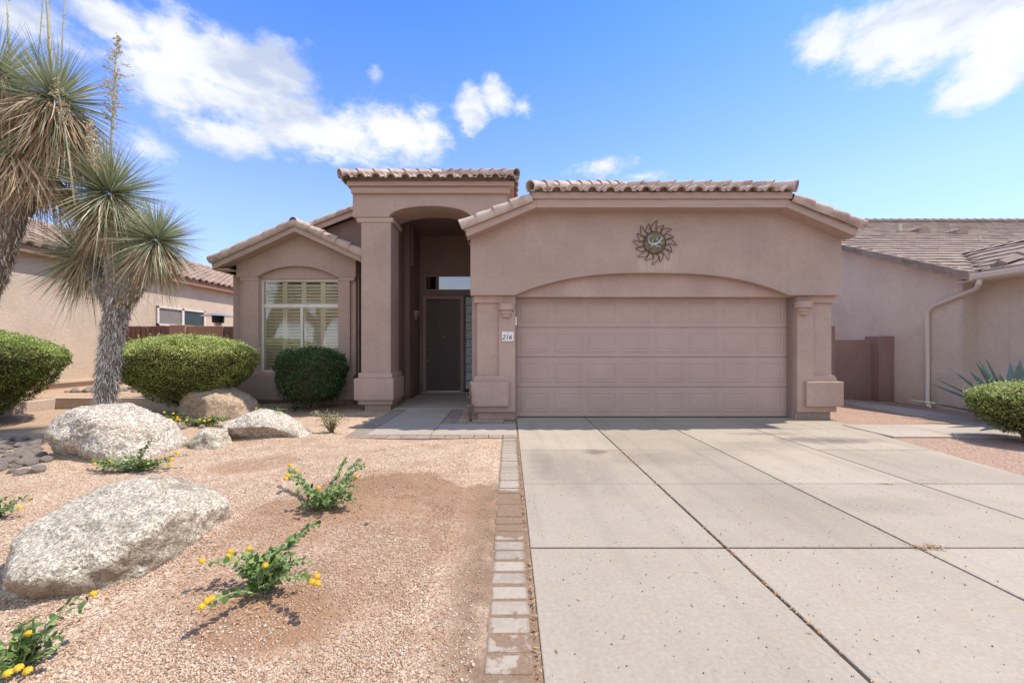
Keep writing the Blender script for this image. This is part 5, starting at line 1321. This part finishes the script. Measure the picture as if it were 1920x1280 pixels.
def ytrunk(parent, pts, radii, seed, n=1600, name='trunk', length=(.05, .12)):
    r_ = np.random.default_rng(seed)
    mb = MB(); P_ = [Vector(p) for p in pts]
    # resample
    R_ = []; Q_ = []
    for i in range(len(P_)-1):
        for j in range(5):
            t_ = j/5; Q_.append(P_[i].lerp(P_[i+1], t_)); R_.append((radii[i]*(1-t_)+radii[i+1]*t_)*random.uniform(.93, 1.06))
    Q_.append(P_[-1]); R_.append(radii[-1])
    mb.tube(Q_, R_, 16)
    Vc, Fcs, cols = [], [], []
    tr = obj(name, mb, M['bark'], parent, smooth=True)
    m = len(Q_)-1
    s = r_.random(n)*m; i0 = np.minimum(s.astype(int), m-1); f = s-i0
    QA = np.array([q[:] for q in Q_]); c = QA[i0]*(1-f)[:, None]+QA[i0+1]*f[:, None]; rr = np.array(R_); rad = rr[i0]*(1-f)+rr[i0+1]*f
    th = r_.uniform(0, 2*PI, n); d = unit(QA[i0+1]-QA[i0]); a = unit(np.cross(d, np.array((0, 1.0, 0)))); b = np.cross(d, a)
    out = a*np.cos(th)[:, None]+b*np.sin(th)[:, None]
    Pb = c + out*(rad*.97)[:, None]
    sg = np.where(r_.random(n) < .85, -1, 1)
    Dn = unit(out*r_.uniform(.12, .6, n)[:, None] + d*(sg)[:, None] + r_.normal(0, .25, (n, 3)))
    V, Fc, k = blades(Pb, Dn, r_.uniform(length[0], length[1], n), r_.uniform(.003, .008, n), np.zeros(n), nseg=2)
    npobj('bark_scales', V, Fc, M['yucca_trunk'], tr, col=np.repeat(np.clip(r_.normal(.5, .28, n), 0, 1), k))
    return tr
M['bark'] = pmat('yucca_bark', lambda q, b: (q.put(b.inputs['Base Color'], q.ramp(q.noise(q.mapping(q.p, (1, 1, .5)), 28, 5, .7), [(0.3, (.10, .075, .055)), (.55, (.28, .235, .19)), (.75, (.44, .39, .33))])), q.put(b.inputs['Normal'], q.bump(q.noise(q.p, 50, 4, .7), 1, .03))), rough=.95)
def stalk(parent, pts, r0, bloom=None, seed=1, name='flower_stalk', dens=260, spread=.16, lean=1):
    mb = MB().tube(pts, [r0*(1-.6*i/(len(pts)-1)) for i in range(len(pts))], 7)
    st = obj(name, mb, M['stalk'], parent, smooth=True)
    r_ = np.random.default_rng(seed); PA = np.array(pts, float)
    def at(t_): 
        s = t_*(len(PA)-1); i = min(int(s), len(PA)-2); return PA[i]*(1-(s-i))+PA[i+1]*(s-i)
    if bloom:
        t0, t1 = bloom; mb = MB(); V = []; cl = []; Pn = []; Dn = []
        nb_ = int(34*(t1-t0)/.5*dens/260)
        for k in range(nb_):
            t_ = t0+(t1-t0)*(k+.5)/nb_; p = at(t_); an = r_.uniform(0, 2*PI); env = math.sin(PI*min(1, max(.12, (t_-t0)/(t1-t0)))**.8)*.8+.2
            L = spread*env*r_.uniform(.5, 1.2); d = np.array((math.cos(an), math.sin(an), r_.uniform(.1, .7)*lean)); q_ = p+d*L
            mb.tube([tuple(p), tuple(p+d*L*.6+np.array((0, 0, .01))), tuple(q_)], .0028, 4)
            for j in range(max(3, int(dens/40))):
                Pn.append(p+(q_-p)*r_.uniform(.3, 1)+r_.normal(0, .008, 3)); Dn.append(r_.normal(0, 1, 3))
        obj('branchlets', mb, M['stalk'], st)
        Pn = np.array(Pn); Dn = unit(np.array(Dn)); n = len(Pn)
        V, Fc = leaf_quads(Pn, Dn, unit(r_.normal(0, 1, (n, 3))), r_.uniform(.014, .036, n), r_.uniform(.005, .010, n))
        npobj('dry_blooms', V, Fc, M['drybloom'], st, col=np.repeat(r_.random(n), 4))
    else:
        # small bracts on the bare stem
        Pn = []; Dn = []
        for k in range(50):
            Pn.append(at(r_.uniform(.1, 1))); Dn.append((r_.normal(0, .6), r_.normal(0, .6), .5))
        Pn = np.array(Pn); Dn = unit(np.array(Dn)); n = len(Pn)
        V, Fc = leaf_quads(Pn, Dn, unit(r_.normal(0, 1, (n, 3))), r_.uniform(.03, .06, n), np.full(n, .006))
        npobj('bracts', V, Fc, M['drybloom'], st, col=np.repeat(r_.random(n)*.5, 4))
    return st
def Pp(x, y, Y): return (wx(x, Y), Y, wz(y, Y))
Y1 = 5.9
yu = thing('yucca_tree', 'tree yucca with a single shaggy grey trunk and three spiky heads', 'yucca', (wx(200, Y1), Y1, 0))
ytrunk(yu, [Pp(198, 812, Y1), Pp(199, 740, Y1), Pp(204, 680, Y1), Pp(212, 620, Y1), Pp(224, 560, Y1), Pp(232, 520, Y1)], [.135, .118, .115, .12, .135, .115], 31, 4200)
ytrunk(yu, [Pp(226, 560, Y1), Pp(222, 500, Y1), Pp(212, 430, Y1), Pp(206, 375, Y1)], [.15, .14, .12, .08], 32, 900, 'branch')
ytrunk(yu, [Pp(230, 565, Y1), Pp(262, 520, Y1-.02), Pp(285, 480, Y1), Pp(298, 455, Y1)], [.14, .13, .11, .08], 33, 900, 'branch')
ytrunk(yu, [Pp(216, 570, Y1), Pp(190, 530, Y1+.1), Pp(168, 495, Y1+.15), Pp(155, 475, Y1+.2)], [.13, .11, .10, .08], 34, 600, 'branch')
head(yu, Pp(205, 365, Y1), (-.02, -.15, 1), 950, .80, 41, green_lo=-.85, skirt=900, skirt_len=.62, skirt_r=.26)
head(yu, Pp(293, 452, Y1), (.30, -.1, 1), 760, .62, 42, green_lo=-.92, skirt=620, skirt_len=.40, skirt_r=.22)
head(yu, Pp(158, 480, Y1+.25), (-.65, -.1, .35), 520, .80, 43, green_lo=-.85, skirt=620, skirt_len=.3, skirt_r=.2)
stalk(yu, [Pp(204, 350, Y1), Pp(207, 290, Y1), Pp(212, 210, Y1), Pp(216, 150, Y1), Pp(220, 68, Y1)], .020, (.40, 1.0), 51, spread=.20, dens=620)
# big tree at the left edge
Y2 = 5.6
yt = thing('yucca_tree', 'taller many headed tree yucca leaning in at the left edge', 'yucca', (wx(-150, Y2), Y2, 0))
ytrunk(yt, [Pp(-150, 845, Y2), Pp(-120, 720, Y2), Pp(-72, 620, Y2), Pp(-24, 520, Y2), Pp(8, 430, Y2), Pp(28, 350, Y2)], [.24, .20, .19, .18, .17, .16], 61, 4200)
ytrunk(yt, [Pp(30, 400, Y2), Pp(55, 320, Y2), Pp(85, 250, Y2), Pp(105, 195, Y2)], [.15, .14, .12, .08], 62, 700, 'branch')
ytrunk(yt, [Pp(24, 400, Y2), Pp(10, 300, Y2), Pp(-5, 200, Y2), Pp(-12, 140, Y2)], [.15, .14, .12, .08], 63, 500, 'branch')
ytrunk(yt, [Pp(30, 380, Y2), Pp(60, 300, Y2+.5), Pp(70, 260, Y2+.7)], [.13, .12, .1], 64, 300, 'branch')
head(yt, Pp(104, 192, Y2), (.16, -.2, 1), 700, .78, 71, green_lo=-.7, skirt=900, skirt_len=1.0, skirt_r=.5)
head(yt, Pp(-8, 150, Y2), (-.1, -.1, 1), 620, .80, 72, green_lo=-.7, skirt=900, skirt_len=1.3, skirt_r=.55)
head(yt, Pp(72, 262, Y2+.7), (.3, .2, .7), 420, .78, 73, green_lo=-.8, skirt=420, skirt_len=.5, skirt_r=.3)
head(yt, Pp(20, 300, Y2-.2), (-.3, -.6, .5), 160, .70, 74, green_lo=-.7, skirt=700, skirt_len=.6, skirt_r=.5)
stalk(yt, [Pp(96, 190, Y2), Pp(95, 110, Y2), Pp(88, 0, Y2), Pp(84, -80, Y2)], .024, None, 81)
stalk(yt, [Pp(112, 190, Y2), Pp(116, 90, Y2), Pp(122, -10, Y2), Pp(124, -70, Y2)], .012, None, 82)
stalk(yt, [Pp(68, 150, Y2+.3), Pp(76, 60, Y2+.3), Pp(82, -20, Y2+.3), Pp(84, -80, Y2+.3)], .010, (.35, 1.0), 83, dens=60, spread=.18)
stalk(yt, [Pp(18, 130, Y2), Pp(15, 50, Y2), Pp(13, -60, Y2)], .016, None, 84)
stalk(yt, [Pp(141, 385, Y2-.25), Pp(130, 300, Y2-.25), Pp(119, 225, Y2-.25), Pp(106, 150, Y2-.25)], .013, (.62, 1.0), 85, dens=520, spread=.10)
stalk(yt, [Pp(184, 330, Y2-.1), Pp(176, 290, Y2-.1), Pp(168, 225, Y2-.1)], .012, (.1, 1.0), 86, dens=420, spread=.09)

# ------------------------------------------------------------------ lantanas and other small plants
FLW = None
def flower(parent, p, r=.017):
    r = r*.78
    """a dome of tiny petals"""
    n = 34; ga_ = PI*(3-math.sqrt(5)); V = []; Fc = []; cl = []
    for k in range(n):
        z = 1-1.3*k/n; rr = math.sqrt(max(0, 1-z*z)); a = k*ga_; nrm = Vector((rr*math.cos(a), rr*math.sin(a), z)); c = Vector(p)+nrm*r*Vector((1, 1, .8)).length/1.6
        u = nrm.orthogonal().normalized(); v = nrm.cross(u); s = r*.42
        b = len(V)
        for q_ in range(5): 
            an = q_*2*PI/5; V.append(tuple(c+(u*math.cos(an)+v*math.sin(an))*s+nrm*(.002 if q_ % 2 else 0)))
        Fc.append((b, b+1, b+2, b+3, b+4)); cl += [random.uniform(.35, 1)-.3*(k < 8)]*5
    return npobj('flower', V, Fc, M['yellow'], parent, col=np.clip(cl, 0, 1))
def plant(name, label, cat, x, y, stems, leaf=.035, mat='lantana', flowers=(), leafw=.40, group=None, gap=.026, stemr=.0028, base=0, wid=1):
    """stems: list of end points (dx, dy, height)"""
    z0 = float(H(x, y)) + base
    root = thing(name, label, cat, (x, y, z0), group)
    mb = MB(); Pn = []; Dn = []; Up = []; Ls = []
    for (dx, dy, h) in stems:
        n = 5; pts = []
        bx_, by_ = random.uniform(-.02, .02), random.uniform(-.02, .02)
        for i in range(n+1):
            t_ = i/n; arch = math.sin(t_*PI*.6)
            pts.append(Vector((x+bx_+dx*t_+random.uniform(-.006, .006), y+by_+dy*t_+random.uniform(-.006, .006), z0-.01+h*arch/.95*1.0)))
        mb.tube(pts, [stemr*(1.3-.8*i/n) for i in range(n+1)], 5)
        tot = sum((pts[i+1]-pts[i]).length for i in range(n)); s = tot*.15; k = 0
        while s < tot:
            q_ = s; i = 0
            while i < n-1 and q_ > (pts[i+1]-pts[i]).length: q_ -= (pts[i+1]-pts[i]).length; i += 1
            p = pts[i].lerp(pts[i+1], min(1, q_/max(1e-6, (pts[i+1]-pts[i]).length))); d = (pts[i+1]-pts[i]).normalized()
            side = d.cross(Vector((0, 0, 1)));
            if side.length < .1: side = Vector((1, 0, 0))
            side.normalize(); up = side.cross(d)
            rot = (k % 2)*PI/2+random.uniform(-.5, .5)
            for sg in (-1, 1):
                o_ = (side*math.cos(rot)+up*math.sin(rot))*sg
                dn = (o_+d*random.uniform(.3, .9)+Vector((0, 0, .25))+Vector((random.gauss(0, .2), random.gauss(0, .2), random.gauss(0, .15)))).normalized()
                Pn.append(p[:]); Dn.append(dn[:]); Up.append((up+Vector((random.gauss(0, .3), random.gauss(0, .3), .8)))[:]); Ls.append(leaf*random.uniform(.6, 1.15))
            s += gap*random.uniform(.7, 1.3); k += 1
    st = obj('stems', mb, M['twig'] if mat != 'lantana' else M['stalk'], root, smooth=True)
    Pn = np.array(Pn); Dn = np.array(Dn); Up = unit(np.array(Up)); Ls = np.array(Ls); n = len(Pn)
    # ovate leaf folded on its midrib: 8 verts, two halves
    S_ = unit(np.cross(Dn, Up)); Nn = np.cross(S_, Dn); L = Ls[:, None]; W_ = L*leafw
    def pt(t_, w__, h): return Pn + Dn*L*t_ + S_*W_*w__ + Nn*L*h
    cols = [pt(0, 0, 0), pt(.33, 0, -.02), pt(.68, 0, -.03), pt(1, 0, -.14), pt(.25, 1, .08), pt(.62, .85, .05), pt(.25, -1, .08), pt(.62, -.85, .05)]
    V = np.stack(cols, 1).reshape(-1, 3)
    f = np.array([(0, 1, 4, 4), (1, 2, 5, 4), (2, 3, 5, 5), (0, 6, 1, 1), (1, 6, 7, 2), (2, 7, 3, 3)])
    # use triangles
    tri = np.array([(0, 1, 4), (1, 2, 5), (1, 5, 4), (2, 3, 5), (0, 6, 1), (1, 6, 7), (1, 7, 2), (2, 7, 3)])
    Fc = (tri[None]+(np.arange(n)*8)[:, None, None]).reshape(-1, 3)
    npobj('leaves', V, Fc, M[mat], root, col=np.repeat(np.clip(rng.normal(.5, .25, n), 0, 1), 8))
    for (fx, fy, fz, r_) in flowers: flower(root, (x+fx, y+fy, z0+fz), r_)
    return root
def rel(cx, cy, px, py, h):
    """offset on a plant at (cx, cy) that the photo shows at pixel (px, py) when h above the ground"""
    Y = (CH-h)*F/(py-651.0); return (wx(px, Y)-cx, Y-cy, h)
def bush(n, rx, ry, h, bias=(0, 0)):
    return [(bias[0]+rx*random.uniform(.35, 1)*math.cos(a), bias[1]+ry*random.uniform(.35, 1)*math.sin(a), h*random.uniform(.4, 1.1)) for a in [2*PI*(k+random.random()*.8)/n for k in range(n)]]
G = 'yellow flowered lantanas in the gravel'
pts = [(wx(470, 1.98), 1.97, 150, .16, .10), (wx(612, 2.95), 2.92, 130, .2, .12), (-4.2, 4.2, 120, .5, .12), (-2.1, 1.72, 80, .15, .1), (wx(400, 6.6), 6.5, 80, .5, .12)]
for k in range(160): yy_ = random.uniform(1.5, 6.5); pts.append((random.uniform(-.3, -1.25*yy_), yy_, 1, .01, .01))
litter('twig_litter', pts, 'dry twig and leaf bits lying under the lantanas and over the gravel')
# nearest lantana, centre (500,1085)
cx, cy = wx(490, 2.05), 2.05
fl = [rel(cx, cy, a, b, h) for a, b, h in ((379, 1056, .16), (432, 1038, .17), (428, 1047, .16), (467, 1033, .17), (497, 1064, .16), (594, 1085, .17), (585, 1096, .16), (595, 1098, .16), (396, 1127, .13), (378, 1142, .12), (388, 1132, .13))]
st = [rel(cx, cy, 590, 985, .22), rel(cx, cy, 578, 1000, .2), rel(cx, cy, 385, 1056, .15), rel(cx, cy, 470, 1036, .16), rel(cx, cy, 435, 1040, .15), rel(cx, cy, 590, 1090, .15), rel(cx, cy, 390, 1130, .12), rel(cx, cy, 575, 1055, .16)] + bush(30, .16, .12, .17, (.02, .03))
plant('lantana', 'nearest sprawling lantana with yellow flowers right of the broad boulder', 'lantana', cx, cy, st, .034, flowers=[(a, b, c, .017) for a, b, c in fl], group=G, gap=.022)
cx, cy = wx(612, 2.98), 2.96
fl = [rel(cx, cy, a, b, h) for a, b, h in ((544, 887, .16), (556, 898, .15), (540, 907, .13), (536, 913, .12), (597, 932, .13), (669, 909, .09), (562, 922, .1))]
st = [rel(cx, cy, 645, 875, .16), rel(cx, cy, 676, 872, .17), rel(cx, cy, 686, 884, .12), rel(cx, cy, 545, 890, .14), rel(cx, cy, 540, 908, .11), rel(cx, cy, 600, 938, .12), rel(cx, cy, 662, 908, .09)] + bush(32, .22, .15, .15)
plant('lantana', 'lantana beside the black drip stake in the middle of the yard', 'lantana', cx, cy, st, .034, flowers=[(a, b, c, .02) for a, b, c in fl[:6]], group=G, gap=.022)
cx, cy = wx(40, 1.58), 1.58
fl = [rel(cx, cy, a, b, h) for a, b, h in ((175, 1113, .2), (53, 1188, .12), (35, 1252, .12), (15, 1262, .1), (52, 1257, .1))]
st = [rel(cx, cy, 178, 1113, .2), rel(cx, cy, 165, 1135, .18), rel(cx, cy, 70, 1165, .2), rel(cx, cy, 60, 1190, .12)] + bush(22, .2, .15, .14, (-.02, -.02))
plant('lantana', 'lantana cut off by the lower left corner of the photo', 'lantana', cx, cy, st, .034, flowers=[(a, b, c, .015) for a, b, c in fl], group=G, gap=.024)
cx, cy = wx(-12, 2.95), 2.95
plant('lantana', 'small lantana peeping in at the left edge above the broad boulder', 'lantana', cx, cy, bush(18, .20, .12, .12) + [(.24, .06, .14)], .034, flowers=[rel(cx, cy, 38, 953, .08)+(.018,), rel(cx, cy, 57, 938, .12)+(.014,)], group=G)
cx, cy = wx(245, 4.05), 4.08
fl = [(wx(a, cy+o)-cx, o, h) for a, o, h in ((178, .02, .07), (205, .05, .10), (332, .1, .16), (322, .05, .11), (255, 0, .06), (318, .0, .07))]
plant('lantana', 'trailing lantana along the front foot of the large pale boulder', 'lantana', cx, cy, bush(44, .42, .14, .13) + [(.18, .02, .30), (.16, .04, .26), (-.45, .05, .1), (-.35, .0, .08), (.46, .12, .14)], .034, flowers=[(a, b, c, .022) for a, b, c in fl], group=G)
cx, cy = wx(372, 6.55), 6.62
plant('lantana', 'low lantana with orange yellow flowers in front of the tan boulder', 'lantana', cx, cy, bush(38, .50, .16, .13), .038, flowers=[(random.uniform(-.5, .45), random.uniform(-.16, -.05), random.uniform(.10, .17), .024) for k in range(9)], group=G)
cx, cy = wx(318, 6.7), 6.75
plant('lantana', 'low lantana at the foot of the clipped hedge stems', 'lantana', cx, cy, bush(16, .22, .12, .14), .038, flowers=[(-.05, -.1, .18, .022), (.1, -.1, .16, .022)], group=G)
cx, cy = wx(508, 7.25), 7.3
plant('lantana', 'small lantana behind the low white boulder under the window', 'lantana', cx, cy, bush(20, .34, .14, .15), .036, flowers=[(-.27, -.05, .13, .02), (-.05, -.1, .12, .018), (-.3, 0, .16, .02)], group=G)
cx, cy = wx(622, 5.95), 5.95
plant('sapling', 'sparse pale green bushlet beside the entry path bricks', 'plant', cx, cy, [(random.gauss(0, .14), random.gauss(0, .10), random.uniform(.12, .34)) for k in range(26)], .034, 'dry_shrub', leafw=.26, gap=.028)
cx, cy = wx(882, 6.95), 6.92
plant('withered_shrub', 'withered brown twigs in front of the left garage pillar', 'plant', cx, cy, [(-.03, .0, .62), (.02, .0, .50), (.05, .0, .30), (-.08, .03, .48), (-.03, -.02, .58)], .03, 'yucca_dry', leafw=.25, gap=.09, stemr=.007)
# drip stake, path light
cx, cy = wx(576, 3.05), 3.05
o = obj('drip_stake', MB().tube([(cx-.01, cy, float(H(cx, cy))-.02), (cx+.035, cy+.0, .205)], .004, 8).tube([(cx+.033, cy, .20), (cx+.039, cy, .222)], .0085, 10), M['black'], origin=(cx, cy, 0)); tag(o, 'thin black irrigation drip stake rising from the lantana', 'drip stake')
cx, cy = wx(553, 7.85), 7.85
o = obj('garden_spotlight', MB().tube([(cx, cy, 0), (cx, cy, .07)], .012, 8).tube([(cx-.03, cy-.02, .07), (cx+.05, cy+.03, .13)], [.045, .05], 14), M['black'], origin=(cx, cy, 0)); tag(o, 'small black garden spotlight at the foot of the dark shrub', 'spotlight')
# agave
ax_, ay_ = wx(1905, 6.45), 6.5
ag = thing('agave', 'blue green agave behind the small shrub at the right edge', 'agave', (ax_, ay_, 0))
for k in range(24):
    a = k*2.4; el = .25+1.15*(k/24); L = 1.28-.15*(k/24); V = []; Fc = []
    d = Vector((math.cos(a)*math.cos(el), math.sin(a)*math.cos(el), math.sin(el))); s = Vector((-math.sin(a), math.cos(a), 0)); u = s.cross(d)*-1
    if u.z < 0: u = -u
    for i in range(9):
        t_ = i/8; wv = .08*(1-abs(t_-.35)*.9) if t_ < .6 else .08*.775*(1-(t_-.6)/.4)**.8+.0005; curve = -.10*t_**2*(1-k/30)*1.2
        c = Vector((ax_, ay_, .05))+d*L*t_+Vector((0, 0, curve))
        V += [(c-s*wv+u*wv*.45)[:], c[:], (c+s*wv+u*wv*.45)[:]]
        if i: b = 3*i; Fc += [(b-3, b-2, b+1, b), (b-2, b-1, b+2, b+1)]
    npobj('leaf', V, Fc, M['agave'], ag, col=[random.random()]*len(V), smooth=True)
# fallen things on the gravel
mb = MB(); 
o = rock('loose_stone', (wx(687, 2.75), 2.76, float(H(-1, 2.76))+.012), [(0, 0, 1, .012), (1, 0, 0, .014), (-1, 0, 0, .013), (0, 1, 0, .012), (0, -1, 0, .012), (0, 0, -1, .012)], M['granite'], 'small white stone on the damp gravel beside the middle lantana', sub=3, seed=4, cat='stone')
